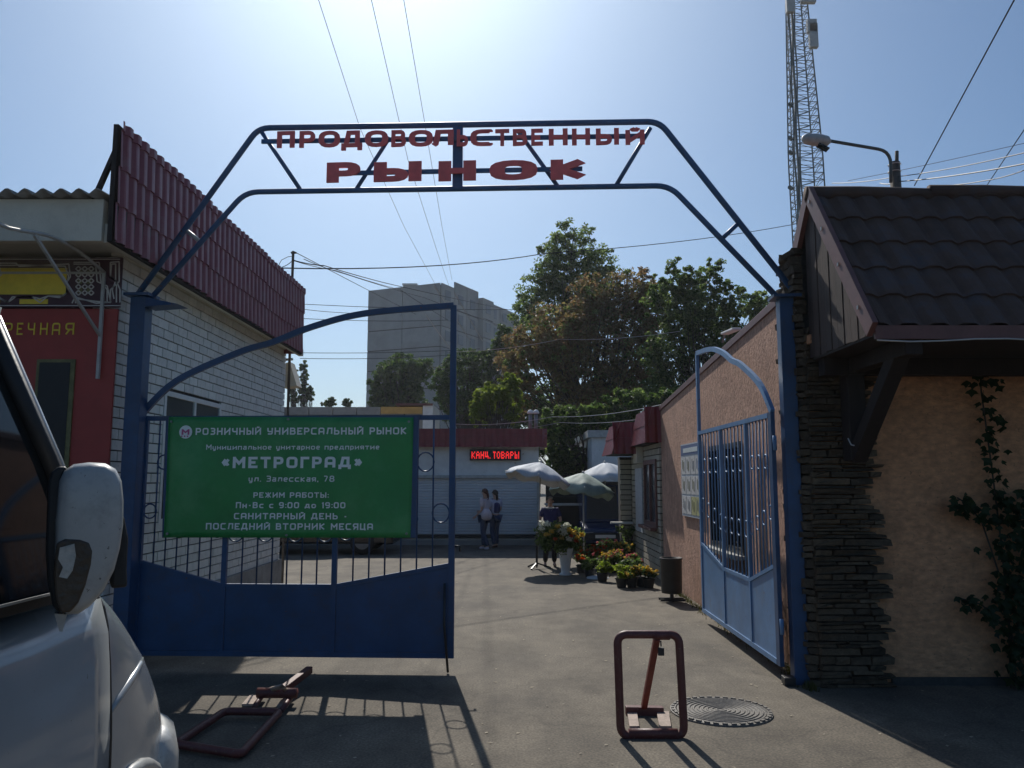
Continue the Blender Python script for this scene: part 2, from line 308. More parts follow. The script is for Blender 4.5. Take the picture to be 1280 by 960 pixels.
# stroke alphabet on a unit box: 's' butt strokes (ends pushed out to the box), 'r' rounded corners, 'd' mitred, 'c' closed rounded
def U(w, *st): return (w, st)
STEM = ('s', [(0, 0), (0, 1)]); RST = ('s', [(1, 0), (1, 1)]); TOP = ('s', [(0, 1), (1, 1)]); BOT = ('s', [(0, 0), (1, 0)]); MID = ('m', [(0, .5), (1, .5)])
SOFT = ('r', [(0, .56), (1, .56), (1, 0), (0, 0)])
GL = {'П': U(.8, STEM, RST, TOP), 'Р': U(.75, STEM, ('r', [(0, 1), (1, 1), (1, .42), (0, .42)])), 'О': U(.85, ('c', [(0, 0), (1, 0), (1, 1), (0, 1)])), 'Н': U(.8, STEM, RST, MID),
 'Д': U(.95, ('d', [(.14, .12), (.30, 1), (.84, 1), (.84, .12)]), ('s', [(0, .10), (1, .10)]), ('m', [(0, -.26), (0, .1)]), ('m', [(1, -.26), (1, .1)])), 'В': U(.78, STEM, ('r', [(0, 1), (.92, 1), (.92, .53), (0, .53)]), ('r', [(0, .53), (1, .53), (1, 0), (0, 0)])),
 'Л': U(.85, ('d', [(0, 0), (.12, .1), (.26, 1), (1, 1), (1, 0)])), 'Ь': U(.75, STEM, SOFT), 'С': U(.8, ('r', [(1, .95), (1, 1), (0, 1), (0, 0), (1, 0), (1, .05)])), 'Т': U(.8, TOP, ('s', [(.5, 0), (.5, 1)])), 'Е': U(.72, STEM, TOP, BOT, ('m', [(0, .5), (.9, .5)])),
 'Ы': U(1.0, STEM, ('r', [(0, .56), (.62, .56), (.62, 0), (0, 0)]), RST), 'И': U(.85, STEM, RST, ('m', [(0, .12), (1, .88)])), 'К': U(.8, STEM, ('d', [(1, 1.04), (.1, .52), (1, -.04)])), 'З': U(.75, ('r', [(0, 1), (1, 1), (1, .53), (.2, .53)]), ('r', [(.2, .53), (1, .53), (1, 0), (0, 0)])),
 'Ч': U(.78, RST, ('r', [(0, 1.08), (0, .45), (1, .45)])), 'У': U(.78, ('r', [(0, 1.08), (0, .42), (1, .42)]), ('r', [(1, 1.08), (1, 0), (0, 0)])), 'А': U(.82, ('r', [(0, -.08), (0, 1), (1, 1), (1, -.08)]), ('m', [(0, .38), (1, .38)])), 'М': U(.95, STEM, RST, ('d', [(0, 1), (.5, .4), (1, 1)])),
 'Г': U(.68, STEM, TOP), 'Ж': U(1.1, ('s', [(.5, 0), (.5, 1)]), ('m', [(.3, .5), (.7, .5)]), ('m', [(0, 1.06), (.4, .5)]), ('m', [(1, 1.06), (.6, .5)]), ('m', [(0, -.06), (.4, .5)]), ('m', [(1, -.06), (.6, .5)])), 'Б': U(.76, STEM, TOP, SOFT), 'Ц': U(.82, STEM, ('s', [(.88, 0), (.88, 1)]), BOT, ('m', [(1, 0), (1, -.2)])), 'Я': U(.78, RST, ('r', [(1, 1), (0, 1), (0, .42), (1, .42)]), ('m', [(.5, .42), (.02, -.06)])),
 '0': U(.78, ('c', [(0, 0), (1, 0), (1, 1), (0, 1)])), '1': U(.35, RST, ('m', [(0, .8), (1, 1)])), '7': U(.7, ('r', [(0, 1), (1, 1), (.35, -.06)])), '8': U(.76, ('c', [(0, 0), (1, 0), (1, .52), (0, .52)]), ('c', [(.06, .52), (.94, .52), (.94, 1), (.06, 1)])), '9': U(.76, ('c', [(0, .45), (1, .45), (1, 1), (0, 1)]), ('r', [(1, .6), (1, 0), (.1, 0)])),
 '-': U(.45, ('m', [(0, .42), (1, .42)])), '.': U(.14, ('m', [(0, -.08), (0, .1)])), ',': U(.14, ('m', [(0, -.2), (0, .1)])), ':': U(.14, ('m', [(0, -.04), (0, .14)]), ('m', [(0, .56), (0, .74)])), ' ': U(.42,),
 '«': U(.62, ('d', [(.45, .85), (.0, .5), (.45, .15)]), ('d', [(1, .85), (.55, .5), (1, .15)])), '»': U(.62, ('d', [(.55, .85), (1, .5), (.55, .15)]), ('d', [(0, .85), (.45, .5), (0, .15)]))}
GL['Й'] = U(.85, *GL['И'][1], ('d', [(.28, 1.30), (.38, 1.16), (.62, 1.16), (.72, 1.30)]))
XH = .72
LOW = {'а': U(.72, ('r', [(0, 1), (1, 1), (1, 0), (0, 0), (0, .52), (1, .52)]), RST), 'е': U(.72, ('r', [(1, 0), (0, 0), (0, 1), (1, 1), (1, .5), (0, .5)])), 'р': U(.72, ('m', [(0, -.45), (0, 1.08)]), ('r', [(0, 1), (1, 1), (1, 0), (0, 0)])), 'у': U(.7, ('r', [(0, 1.08), (0, 0), (1, 0)]), ('r', [(1, 1.08), (1, -.42), (.1, -.42)]))}
for l_, u_ in zip('нципльотсдкяв', 'НЦИПЛЬОТСДКЯВ'): LOW[l_] = GL[u_]
def _round(P, r, closed=False):
    out = []; n = len(P)
    for i in range(n):
        if not closed and i in (0, n-1): out.append(P[i]); continue
        p = Vector(P[i]); a = Vector(P[i-1])-p; b = Vector(P[(i+1) % n])-p; ra = min(r, a.length*.49, b.length*.49)
        p0 = p+a.normalized()*ra; p1 = p+b.normalized()*ra
        for k in range(5): t_ = k/4; q = p0*(1-t_)**2+p*2*t_*(1-t_)+p1*t_*t_; out.append((q.x, q.y))
    return out
def text_data(s, tk=.16, rad=.2):
    """flat stroke lettering, cap height 1; returns vertices (x, y, layer) and faces"""
    key = (s, tk, rad)
    if key in FC: return FC[key]
    V = []; F = []; x = 0; lay = 0
    for ch in s:
        low = ch in LOW and ch.islower(); w, sts = LOW[ch] if low else GL[ch]; hgt = XH if low else 1.0
        if low: w *= .86
        h2 = tk/2
        def cv(p): return Vector((x+h2+p[0]*(w-tk) if w > tk*1.3 else x+h2, (h2+p[1]*(hgt-tk))))
        for kind, pts in sts:
            P_ = [cv(p) for p in pts]; closed = kind == 'c'
            if kind in 'rc': P_ = [Vector(q) for q in _round([tuple(p) for p in P_], rad, closed)]
            if kind == 's':
                d = (P_[-1]-P_[0]).normalized()*(h2); P_ = [P_[0]-d, P_[-1]+d]
            n = len(P_); n0 = len(V)
            for i, p in enumerate(P_):
                a = (P_[i]-P_[i-1]).normalized() if (closed or i) else (P_[1]-P_[0]).normalized(); b = (P_[(i+1) % n]-P_[i]).normalized() if (closed or i < n-1) else a
                m = Vector((-a.y, a.x))+Vector((-b.y, b.x)); m = m/max(.5, 1+a.dot(b)); V += [(*(p+m*h2), lay), (*(p-m*h2), lay)]
            F += [(n0+2*i+1, n0+2*((i+1) % n)+1, n0+2*((i+1) % n), n0+2*i) for i in range(n if closed else n-1)]; lay = (lay+1) % 5
        x += w+tk*.55+.10
    FC[key] = (V, F); return FC[key]
def text_solid(mb, s, fn, bold=.16, box=None, width=None, cap=None, x0=0, base=0, depth=.01, rad=.2):
    vs, fs = text_data(s, bold, rad); xs = [v[0] for v in vs]; ys = [v[1] for v in vs]
    if box: ax = (box[1]-box[0])/(max(xs)-min(xs)); az = (box[3]-box[2])/(max(ys)-min(ys)); q = [(box[0]+(v[0]-min(xs))*ax, box[2]+(v[1]-min(ys))*az, v[2]*.0004) for v in vs]
    else: ax = width/(max(xs)-min(xs)); az = cap; q = [(x0+(v[0]-min(xs))*ax, base+v[1]*az, v[2]*.0003) for v in vs]
    n = len(q); V = [fn(a, z, depth+l) for a, z, l in q]; F = list(fs)
    if depth > .004:
        V += [fn(a, z, l) for a, z, l in q]; F += [tuple(i+n for i in f[::-1]) for f in fs]; ec = set()
        for f in fs:
            for i in range(len(f)): ec.add((f[i], f[(i+1) % len(f)]))
        F += [(b_, a_, a_+n, b_+n) for (a_, b_) in ec if (b_, a_) not in ec]
    mb.add(V, F)
# ================================================================ GROUND
def gz(x, y):
    t = min(1, max(0, (5.3-y)/2.3)); return .30*t*t*(3-2*t)
g = MB(); xs = [-300, -120, -60, -30, -15]+[-10+i*.5 for i in range(41)]+[15, 30, 60, 120, 300]
ys = [-120, -40, -15, -6]+[-3+i*.4 for i in range(22)]+[6, 7, 8, 10, 13, 17, 22, 30, 45, 80, 150, 300, 700, 1500]
nx, ny = len(xs), len(ys)
g.add([(x, y, gz(x, y)) for y in ys for x in xs], [(j*nx+i, j*nx+i+1, (j+1)*nx+i+1, (j+1)*nx+i) for j in range(ny-1) for i in range(nx-1)])
struct(g, 'ground', M['asphalt'], smooth=True)
# litter, pebbles
d = MB()
for i in range(420):
    x = random.uniform(-4, 4.5); y = 5.3+random.random()**1.6*16; s = random.uniform(.006, .016)*(1+y/14)
    if abs(x) < 4.2 and y < 23:
        a = random.random()*6; z = .004
        d.add([(x+s*math.cos(a+q*1.57)*(1 if q % 2 else .5), y+s*math.sin(a+q*1.57)*(1 if q % 2 else .5), z+random.random()*.006) for q in range(4)], [(0, 1, 2, 3)])
d.build('litter', M['debris'], kind='stuff')
w = MB()   # tufts of dry weeds and dirt along the foot of the right hand wall
for i in range(900):
    y = random.uniform(7.9, 13.6); x = 2.74-abs(random.gauss(0, .045)); 
    if 2.3 < x: 
        a = random.random()*6.28; h = random.uniform(.02, .10)*(1.3 if random.random() < .2 else .7); l = random.uniform(-.04, .04)
        w.add([(x, y, 0), (x+.012*math.cos(a), y+.012*math.sin(a), 0), (x+l, y+random.uniform(-.04, .04), h)], [(0, 1, 2)])
for i in range(200):
    y = random.uniform(7.3, 8.0); x = 2.70-abs(random.gauss(0, .05)); h = random.uniform(.02, .08)
    w.add([(x, y, 0), (x+.014, y, 0), (x+.01, y+random.uniform(-.04, .04), h)], [(0, 1, 2)])
w.build('weeds', M['weed'], kind='stuff')

# ================================================================ GATEWAY ARCH
GP = Plane((-3.72, 8.06), (2.60, 7.60))
ga = thing('gateway_arch', 'tall blue tubular steel gateway arch carrying red market lettering over the entrance', 'gateway', (-.5, 7.85, 0))
sL, _ = GP.px(168, 500); sR, _ = GP.px(992, 600)
zpL = GP.px(180, 372)[1]; zpR = GP.px(985, 374)[1]
def pbox(mb, pl, s0, s1, o0, o1, z0, z1):
    return mb.hexa([pl.at(s0, z0, o1), pl.at(s1, z0, o1), pl.at(s1, z0, o0), pl.at(s0, z0, o0)], [pl.at(s0, z1, o1), pl.at(s1, z1, o1), pl.at(s1, z1, o0), pl.at(s0, z1, o0)])
sL = GP.px(170, 500)[0]; sR = GP.px(990, 600)[0]
for s_, zt in ((sL, zpL), (sR, zpR)):
    b = MB(); w_ = .08 if s_ == sL else .066; pbox(b, GP, s_-w_, s_+w_, -.08, .07, .0, zt); b.build('post', M['blue'], ga, bevel=.006)
    b = MB(); pbox(b, GP, s_-.13, s_+.13, -.12, .12, zt+.002, zt+.03); b.build('cap_plate', M['blue'], ga)
    b = MB(); pbox(b, GP, s_-.17, s_-.07, .0, .12, .004, .075); b.build('foot_bracket', M['blackmetal'], ga, bevel=.004)
b = MB(); p0 = GP.at(sL+.1, zpL-.02, .1); 
b.add([p0, GP.at(sL+.45, zpL-.10, .12), GP.at(sL+.1, zpL-.12, .12), GP.at(sL+.1, zpL-.02, -.1), GP.at(sL+.45, zpL-.10, -.1), GP.at(sL+.1, zpL-.12, -.1)], [(0, 1, 2), (5, 4, 3), (0, 3, 4, 1), (1, 4, 5, 2)]); b.build('gusset', M['blue'], ga)
def gpx(u, v, off=0): s_, z = GP.px(u, v, off); return GP.at(s_, z, off)
tr = .028
outer = bevel_path([gpx(168, 374), gpx(323, 160), gpx(824, 152), gpx(1000, 374)], .12)
inner = bevel_path([gpx(186, 376), gpx(307, 240), gpx(837, 232), gpx(976, 376)], .14)
MB().tube(outer, tr+.002, 10).build('arch_tube', M['archblue'], ga, smooth=True)
MB().tube(inner, tr, 10).build('arch_tube', M['archblue'], ga, smooth=True)
for a_, b_ in (((327, 165), (376, 238)), ((487, 172), (445, 237)), ((647, 163), (698, 234)), ((813, 160), (770, 232)), ((921, 281), (904, 297))):
    MB().tube([gpx(*a_), gpx(*b_)], .022, 8).build('strut', M['archblue'], ga, smooth=True)
MB().tube([gpx(234, 289), gpx(249, 301)], .022, 8).build('strut', M['frame'], ga, smooth=True, label='pale grey strut of the gateway arch')
c0 = GP.px(572.5, 160)[0]; b = MB(); pbox(b, GP, c0-.05, c0+.05, -.02, .02, GP.px(572, 237)[1], GP.px(572, 158)[1]); b.build('strut', M['archblue'], ga, label='wide flat upright in the middle of the arch')
b = MB(); b.bar(gpx(327, 177, .035), gpx(806, 170, .035), .02, .045); b.build('letter_rail', M['archblue'], ga)
b = MB(); b.bar(gpx(409, 217, .035), gpx(728, 211, .035), .02, .045); b.build('letter_rail', M['archblue'], ga)
def gfn(off0): return lambda a, z, o: GP.at(a, z, off0+o)
L1 = [('П', 346, 368.5), ('Р', 374, 394), ('О', 398, 425), ('Д', 426.5, 453), ('О', 456, 485), ('В', 489, 507.5), ('О', 511, 541), ('Л', 539.5, 567), ('Ь', 571, 585), ('С', 588, 616), ('Т', 619, 636.5), ('В', 641, 659), ('Е', 664, 678.5), ('Н', 686, 709.5), ('Н', 715, 737.5), ('Ы', 745, 773.5), ('Й', 782, 805.5)]
for ch, u0, u1 in L1:
    um = (u0+u1)/2; sl_ = -(um-345)/460*4.2
    v1 = 184.8+sl_; v0 = 163.8+sl_
    if ch == 'Д': v1 += 4
    if ch == 'Й': v0 -= 1
    a0, z0 = GP.px(u0, v1, .07); a1, z1 = GP.px(u1, v0, .07)
    mb = MB(); text_solid(mb, ch, gfn(.055), .21, box=(a0, a1, z0, z1), depth=.02, rad=.34); mb.build('letter', M['lettr'], ga)
L2 = [('Р', 408, 450.5), ('Ы', 467, 527), ('Н', 548, 595), ('О', 612, 671.5), ('К', 687, 732)]
for ch, u0, u1 in L2:
    um = (u0+u1)/2; sl_ = -(um-408)/324*4.2
    a0, z0 = GP.px(u0, 228.5+sl_, .07); a1, z1 = GP.px(u1, 202.5+sl_, .07)
    mb = MB(); text_solid(mb, ch, gfn(.055), .27, box=(a0, a1, z0, z1), depth=.02, rad=.34); mb.build('letter', M['lettr'], ga)

# ================================================================ GATE LEAVES
def gate_leaf(name, label, pl, z_free, matf, matp, rings, swap=False):
    """pl runs from the hinge (s=0) to the free edge (s=L)"""
    Lf = pl.L; zb, zr = .135, 2.50; t = thing(name, label, 'gate', tuple(pl.A), 'two leaves of the blue market gate')
    ft = .03
    def vb(s_, z0, z1, w, m, nm='upright', o=.02): b_ = MB(); pbox(b_, pl, s_-w/2, s_+w/2, -o, o, z0, z1); return b_.build(nm, m, t)
    vb(.045, zb, zr, .10, M['blue'], 'stile'); vb(Lf-.03, zb, z_free, .06, matf, 'stile')
    q1, q2 = Lf*.29, Lf*.632
    def ztop(s_):
        if s_ < q1: return 1.08-(1.08-.83)*s_/q1
        if s_ < q2: return .83
        return .83+(1.05-.83)*(s_-q2)/(Lf-q2)
    vb(q1, zb+.05, zr-.02, .05, matf); vb(q2, zb+.05, zr-.02, .05, matf)
    b_ = MB(); pbox(b_, pl, .096, Lf-.061, -.022, .022, zb, zb+.05); b_.build('bottom_rail', matf, t)
    b_ = MB(); pbox(b_, pl, .096, Lf-.061, -.022, .022, zr-.05, zr-.003); b_.build('top_rail', matf, t)
    segs = [(.096, q1-.027), (q1+.027, q2-.027), (q2+.027, Lf-.062)]
    for a0, a1 in segs:
        b_ = MB(); f = lambda o: (lambda x, z: pl.at(x, z, o)); b_.prism([(a0, zb+.052), (a1, zb+.052), (a1, ztop(a1)-.04), (a0, ztop(a0)-.04)], f(-.008), f(.008)); b_.build('sheet_panel', matp, t)
        b_ = MB(); b_.prism([(a0, ztop(a0)-.038), (a1, ztop(a1)-.038), (a1, ztop(a1)), (a0, ztop(a0))], f(-.02), f(.02)); b_.build('mid_rail', matf, t)
        n = 7 if a0 > .1 else 7; st = (a1-a0)/n
        for k in range(n):
            if k: x = a0+k*st; b_ = MB(); b_.tube([pl.at(x, ztop(x)-.01, 0), pl.at(x, zr-.04, 0)], .0085, 6); b_.build('bar', matf, t, smooth=True)
            xc = a0+(k+.5)*st; rr = st*.5+.006
            for row in (0, 1):
                if (k+row) % 2 == (0 if rings else 1): continue
                zc = 2.03 if row == 0 else ztop(xc)+.50
                b_ = MB(); b_.tube([pl.at(xc+rr*math.cos(q*math.tau/16), zc+rr*1.12*math.sin(q*math.tau/16), 0) for q in range(16)], .008, 5, closed=True); b_.build('ring', matf, t, smooth=True)
    # sweeping top rail
    cp = [(0.0, 2.50), (.36, 2.74), (1.0, 3.02), (1.35, 3.12), (1.75, 3.27), (2.3, 3.40), (Lf-.03, 3.47)]
    k_ = (z_free-.0)/3.47
    pts = [pl.at(x, z if z < 2.6 else z*k_, 0) for x, z in cp]; sm = []
    for i in range(len(pts)-1):
        p0 = pts[max(i-1, 0)]; p1 = pts[i]; p2 = pts[i+1]; p3 = pts[min(i+2, len(pts)-1)]
        for j in range(6):
            u_ = j/6; sm.append(.5*((2*p1)+(p2-p0)*u_+(2*p0-5*p1+4*p2-p3)*u_*u_+(3*p1-p0-3*p2+p3)*u_**3))
    sm.append(pts[-1]); b_ = MB(); w_ = .03; n_ = len(sm); vs = []
    for i, p in enumerate(sm):
        tg = (sm[min(i+1, n_-1)]-sm[max(i-1, 0)]).normalized(); nn = tg.cross(pl.n).normalized()
        vs += [p-nn*w_+pl.n*.02, p+nn*w_+pl.n*.02, p+nn*w_-pl.n*.02, p-nn*w_-pl.n*.02]
    b_.add(vs, [(i*4+k, (i+1)*4+k, (i+1)*4+(k+1) % 4, i*4+(k+1) % 4) for i in range(n_-1) for k in range(4)]+[(0, 1, 2, 3), tuple(range(4*n_-4, 4*n_))[::-1]])
    b_.build('curved_top_rail', matf, t)
    for zz in (.5, 2.2):
        b_ = MB(); b_.tube([pl.at(-.035, zz-.07, .0), pl.at(-.035, zz+.07, .0)], .02, 8); b_.build('hinge', matf, t, smooth=True)
    return t
LP = Plane((-3.80, 8.16), (-.565, 8.02))
RP = Plane((2.50, 7.66), (2.515, 10.78))
lt = gate_leaf('gate_leaf', 'closed left gate leaf, dark blue with bars, rings and a green banner tied on', LP, 3.62, M['blue'], M['blue'], True)
rt = gate_leaf('gate_leaf', 'open right gate leaf, faded light blue sheet panels, swung back along the pink wall', RP, 3.56, M['bluelight'], M['bluelight'], True)
b = MB(); b.tube([LP.at(LP.L-.09, .85, .05), LP.at(LP.L-.09, .45, .05), LP.at(LP.L-.05, .012, .05)], .012, 6); b.build('drop_bolt', M['blackmetal'], lt, smooth=True)
b = MB(); b.tube([LP.at(LP.L+.0, 1.20, -.02), LP.at(LP.L+.05, 1.20, -.02), LP.at(LP.L+.05, 1.15, -.02)], .012, 6); b.build('latch_loop', M['blackmetal'], lt, smooth=True)
b = MB(); pbox(b, RP, 1.0, 2.6, .03, .05, .0, .03)
# ================================================================ BANNER
bn = thing('banner', 'large green banner with white Russian text tied to the closed blue gate leaf', 'banner', tuple(LP.at(1.5, 1.3, .06)))
OB = .062
c_ = [LP.px(u, v, OB) for u, v in ((204.5, 672), (513, 672), (517, 522), (211.5, 521))]
def bfn(a, z, o=0): return LP.at(a, z, OB+o)
def bwarp(a, z): return .006*math.sin(a*5+1)*math.sin(z*6)+.004*math.sin(a*13+z*4)
b = MB()
def bg_(i, j):
    x0 = c_[0][0]*(1-i)+c_[1][0]*i; x1 = c_[3][0]*(1-i)+c_[2][0]*i; z0 = c_[0][1]*(1-i)+c_[1][1]*i; z1 = c_[3][1]*(1-i)+c_[2][1]*i
    a = x0*(1-j)+x1*j; z = z0*(1-j)+z1*j; return bfn(a, z, bwarp(a, z))
b.grid(bg_, 40, 20); b.build('printed_sheet', M['green'], bn, smooth=True, solid=.004)
for s0, s1, nm in ((202.0, 209.5, 0), (514.5, 522.5, 1)):
    b = MB(); q = [LP.px(u, v, .03) for u, v in (((204, 672), (209, 672), (216, 520), (209, 520)) if nm == 0 else ((512, 672), (520, 672), (524, 520), (516, 520)))]
    b.prism(q, lambda a, z: LP.at(a, z, .024), lambda a, z: LP.at(a, z, .056)); b.build('batten', M['blue'], bn)
lines = [('РОЗНИЧНЫЙ УНИВЕРСАЛЬНЫЙ РЫНОК', 243.5, 508, 543.6, 8.8, .2), ('Муниципальное унитарное предприятие', 257, 474, 562.2, 6.6, .17), ('«МЕТРОГРАД»', 276.5, 452.5, 585.2, 14.2, .23),
         ('ул. Залесская, 78', 310, 418, 602.2, 7.6, .17), ('РЕЖИМ РАБОТЫ:', 316, 411, 622.2, 6.8, .2), ('Пн-Вс с 9:00 до 19:00', 294.5, 431.5, 635.2, 7.6, .2), ('САНИТАРНЫЙ ДЕНЬ -', 292, 432.5, 649, 7.8, .2), ('ПОСЛЕДНИЙ ВТОРНИК МЕСЯЦА', 256.5, 466, 662, 8.2, .2)]
for s_, u0, u1, vb_, cap, bold in lines:
    a0, z0 = LP.px(u0, vb_, OB+.014); a1, z1 = LP.px(u1, vb_, OB+.014); zc = LP.px(u0, vb_-cap, OB+.014)[1]
    fx_ = [v[0] for v in text_data(s_, bold)[0]]; f0, f1 = min(fx_), max(fx_); kx = (a1-a0)/(f1-f0); pos_ = 0
    for wd in s_.split(' '):
        pre = s_[:pos_]; off_ = 0
        for ch in pre: off_ += ((LOW[ch] if ch in LOW and ch.islower() else GL[ch])[0]*(.86 if ch in LOW and ch.islower() else 1))+bold*.55+.10
        wx = [v[0] for v in text_data(wd, bold)[0]]; w0, w1 = min(wx), max(wx)
        mb = MB(); text_solid(mb, wd, lambda a, z, o: bfn(a, z, bwarp(a, z)+.004+o), bold, width=(w1-w0)*kx, cap=zc-z0, x0=a0+(off_+w0-f0)*kx, base=z0, depth=.003); mb.build('word', M['textw'], bn)
        pos_ += len(wd)+1
a0, z0 = LP.px(232, 540, OB+.014); b = MB(); n = 28
b.add([bfn(a0+.067*math.cos(k*math.tau/n), z0+.067*math.sin(k*math.tau/n), .012) for k in range(n)], [tuple(range(n))]); b.build('round_logo', M['textw'], bn)
mb = MB(); text_solid(mb, 'М', lambda a, z, o: bfn(a, z, .013+o), .22, box=(a0-.04, a0+.04, z0-.028, z0+.028), depth=.003)
for k in range(3): mb.add([bfn(a0-.045+.03*k, z0-.036, .015), bfn(a0-.03+.03*k, z0-.036, .015), bfn(a0-.03+.03*k, z0-.05, .015), bfn(a0-.045+.03*k, z0-.05, .015)], [(0, 1, 2, 3)])
mb.build('logo_letter', M['pinkprint'], bn)
b = MB()
for u, v in ((214, 527), (511, 527), (209, 667), (508, 667), (360, 524), (358, 669)):
    a, z = LP.px(u, v, OB+.014); b.tube([bfn(a, z, 0), bfn(a, z, .02)], .012, 8)
b.build('fixing_screws', M['greymetal'], bn, kind='stuff')

# ================================================================ LEFT BRICK BUILDING
lb = thing('brick_building', 'white brick shop with overhanging maroon metal tile parapet on the left', 'building', (-4.0, 8.0, 0))
XW, YN, YF, ZB, ZT = -4.0, 8.0, 14.0, .50, 4.12
b = MB(); b.box(-12, XW-.03, YN+.03, YF-.03, 0, ZT); b.build('wall', M['mortar'], lb)
b = MB(); b.box(-12.02, XW+.04, YN-.02, YF+.03, 0, ZB); b.build('plinth', M['plinth'], lb)
def brick_mesh(l, d, h, nm, m, jit=.004):
    mb = MB(); mb.box(-l/2, l/2, -d/2, d/2, -h/2, h/2); me = bpy.data.meshes.new(nm); me.from_pydata(mb.v, [], mb.f); me.materials.append(m)
    me.transform(Matrix.Identity(4)); return me
# side wall (faces +X) in running bond; a window opening
WIN = (9.15, 10.95, 1.35, 2.88)
rows = 33; ph = (ZT-ZB)/rows; pl_ = .262
far = MB(); bmeshes = {}
cells = []
for r_ in range(rows):
    y = YN+(0 if r_ % 2 else -pl_/2); z = ZB+(r_+.5)*ph
    while y < YF:
        y0 = max(y, YN+.002); y1 = min(y+pl_, YF)
        z_in = WIN[2] < z < WIN[3]
        if z_in and y1 > WIN[0] and y0 < WIN[1]:
            segs_ = [(y0, min(y1, WIN[0])), (max(y0, WIN[1]), y1)]
        else: segs_ = [(y0, y1)]
        for a_, c__ in segs_:
            if c__-a_ > .04: cells.append((a_, c__, z))
        y += pl_
# front column (faces -Y)
fcells = []
for r_ in range(rows):
    z = ZB+(r_+.5)*ph; x = XW-.235
    fcells.append((x-.0, XW, z) if r_ % 2 else (XW-.115, XW, z))
    if not r_ % 2: fcells.append((XW-.235, XW-.115-.0, z))
def near(c): return -(c[0])
vis = sorted(cells, key=lambda c: (c[0]-0) + (3 if (c[2] < 2.3 and c[0] < 12.0 and c[2] > 1.2 and c[0] > 8.9) else 0))
def bm_for(l):
    k = round(l, 2)
    if k not in bmeshes: bmeshes[k] = brick_mesh(.05, k-.014, ph-.014, 'brick', M['brick'])
    return bmeshes[k]
for i, (a_, c__, z) in enumerate(vis):
    off = random.uniform(-.003, .003)
    if i < 300-len(fcells): inst(bm_for(c__-a_), 'brick', lb, (XW-.022+off, (a_+c__)/2, z), (0, 0, random.uniform(-.006, .006)))
    else: far.box(XW-.045, XW+.003+off, a_+.007, c__-.007, z-ph/2+.007, z+ph/2-.007)
far.build('far_bricks', M['brick'], lb, kind='stuff')
for x0, x1, z in fcells:
    k = ('f', round(x1-x0, 2))
    if k not in bmeshes: bmeshes[k] = brick_mesh(k[1]-.014, .05, ph-.014, 'brick', M['brick'])
    inst(bmeshes[k], 'brick', lb, ((x0+x1)/2-.03 if x1 < XW else (x0+x1)/2-.03, YN+.022-.024, z))
# side window
wn = MB()
for y0, y1, z0, z1 in ((WIN[0], WIN[0]+.06, WIN[2], WIN[3]), (WIN[1]-.06, WIN[1], WIN[2], WIN[3]), (WIN[0]+.06, WIN[1]-.06, WIN[3]-.06, WIN[3]), (WIN[0]+.06, WIN[1]-.06, WIN[2], WIN[2]+.06), (10.02, 10.08, WIN[2]+.06, WIN[3]-.06)):
    wn.box(XW-.025, XW+.012, y0, y1, z0, z1)
wf = wn.build('window', M['white'], lb, bevel=.004); 
for y0, y1 in ((WIN[0]+.06, 10.02), (10.08, WIN[1]-.06)): MB().box(XW-.02, XW-.008, y0, y1, WIN[2]+.06, WIN[3]-.06).build('pane', M['winfar'], wf)
# cream beam + soffit + front band
b = MB(); b.box(XW-.1, XW+.03, YN-.03, YF+.05, ZT+.002, ZT+.16); b.build('beam', M['cream'], lb)
b = MB(); b.hexa([(-12, 7.2, 4.02), (-3.74, 7.2, 4.02), (-3.74, 14.1, 4.02), (-12, 14.1, 4.14)], [(-12, 7.2, 4.10), (-3.74, 7.2, 4.10), (-3.74, 14.1, 4.10), (-12, 14.1, 4.2)]); b = MB(); b.box(-12, -3.76, 7.22, 14.1, 4.16, 4.22); b.box(-3.80, -3.72, 7.22, 14.1, 4.04, 4.158); b.build('soffit', M['cream'], lb)
b = MB(); b.box(-12, -3.79, 7.17, 7.26, 4.04, 4.44); b.build('front_fascia', M['cream'], lb, bevel=.006)
# corrugated slate roof edge
for k in range(5):
    x1 = -3.76-k*1.1; x0 = x1-1.1; b = MB()
    f = lambda i, j, x0=x0, x1=x1, k=k: (x0+(x1-x0)*i, 7.05+j*1.9, 4.47+.028*math.cos((x0+(x1-x0)*i)*math.tau/.165)+j*.12+(k % 2)*.006)
    b.grid(f, 44, 2); b.build('slate_sheet', M['concrete'], lb, smooth=True, solid=.008)
# maroon metal tile parapet : sheets 1.12 m wide, waves .187, steps .35
def tile_sheet(parent, m, fn, width, height, wave=.187, step=.35, amp=.016, samp=.018, nper=8, z0=0, x0=0):
    """fn(x, z, off) maps sheet coordinates"""
    b = MB(); nu = int(width/wave*nper); zr = [0]; k = 1
    while zr[-1] < height-1e-6:
        zr += [min(k*step, height)-.0001] + ([k*step+.0001] if k*step < height else []); k += 1
        if k > 30: break
    zs = sorted(set([z for z in zr if z <= height])); n = len(zs)
    rowsv = []
    for z in zs:
        fr = (z/step) % 1.0; lift = samp*(1-fr)
        rowsv.append([fn(x0+width*i/nu, z0+z, lift+amp*(math.cos((x0+width*i/nu)*math.tau/wave) - .35*math.cos((x0+width*i/nu)*2*math.tau/wave))) for i in range(nu+1)])
    b.add([p for r_ in rowsv for p in r_], [(j*(nu+1)+i, j*(nu+1)+i+1, (j+1)*(nu+1)+i+1, (j+1)*(nu+1)+i) for j in range(n-1) for i in range(nu)])
    return b.build('tile_sheet', m, parent, smooth=False, solid=.004)
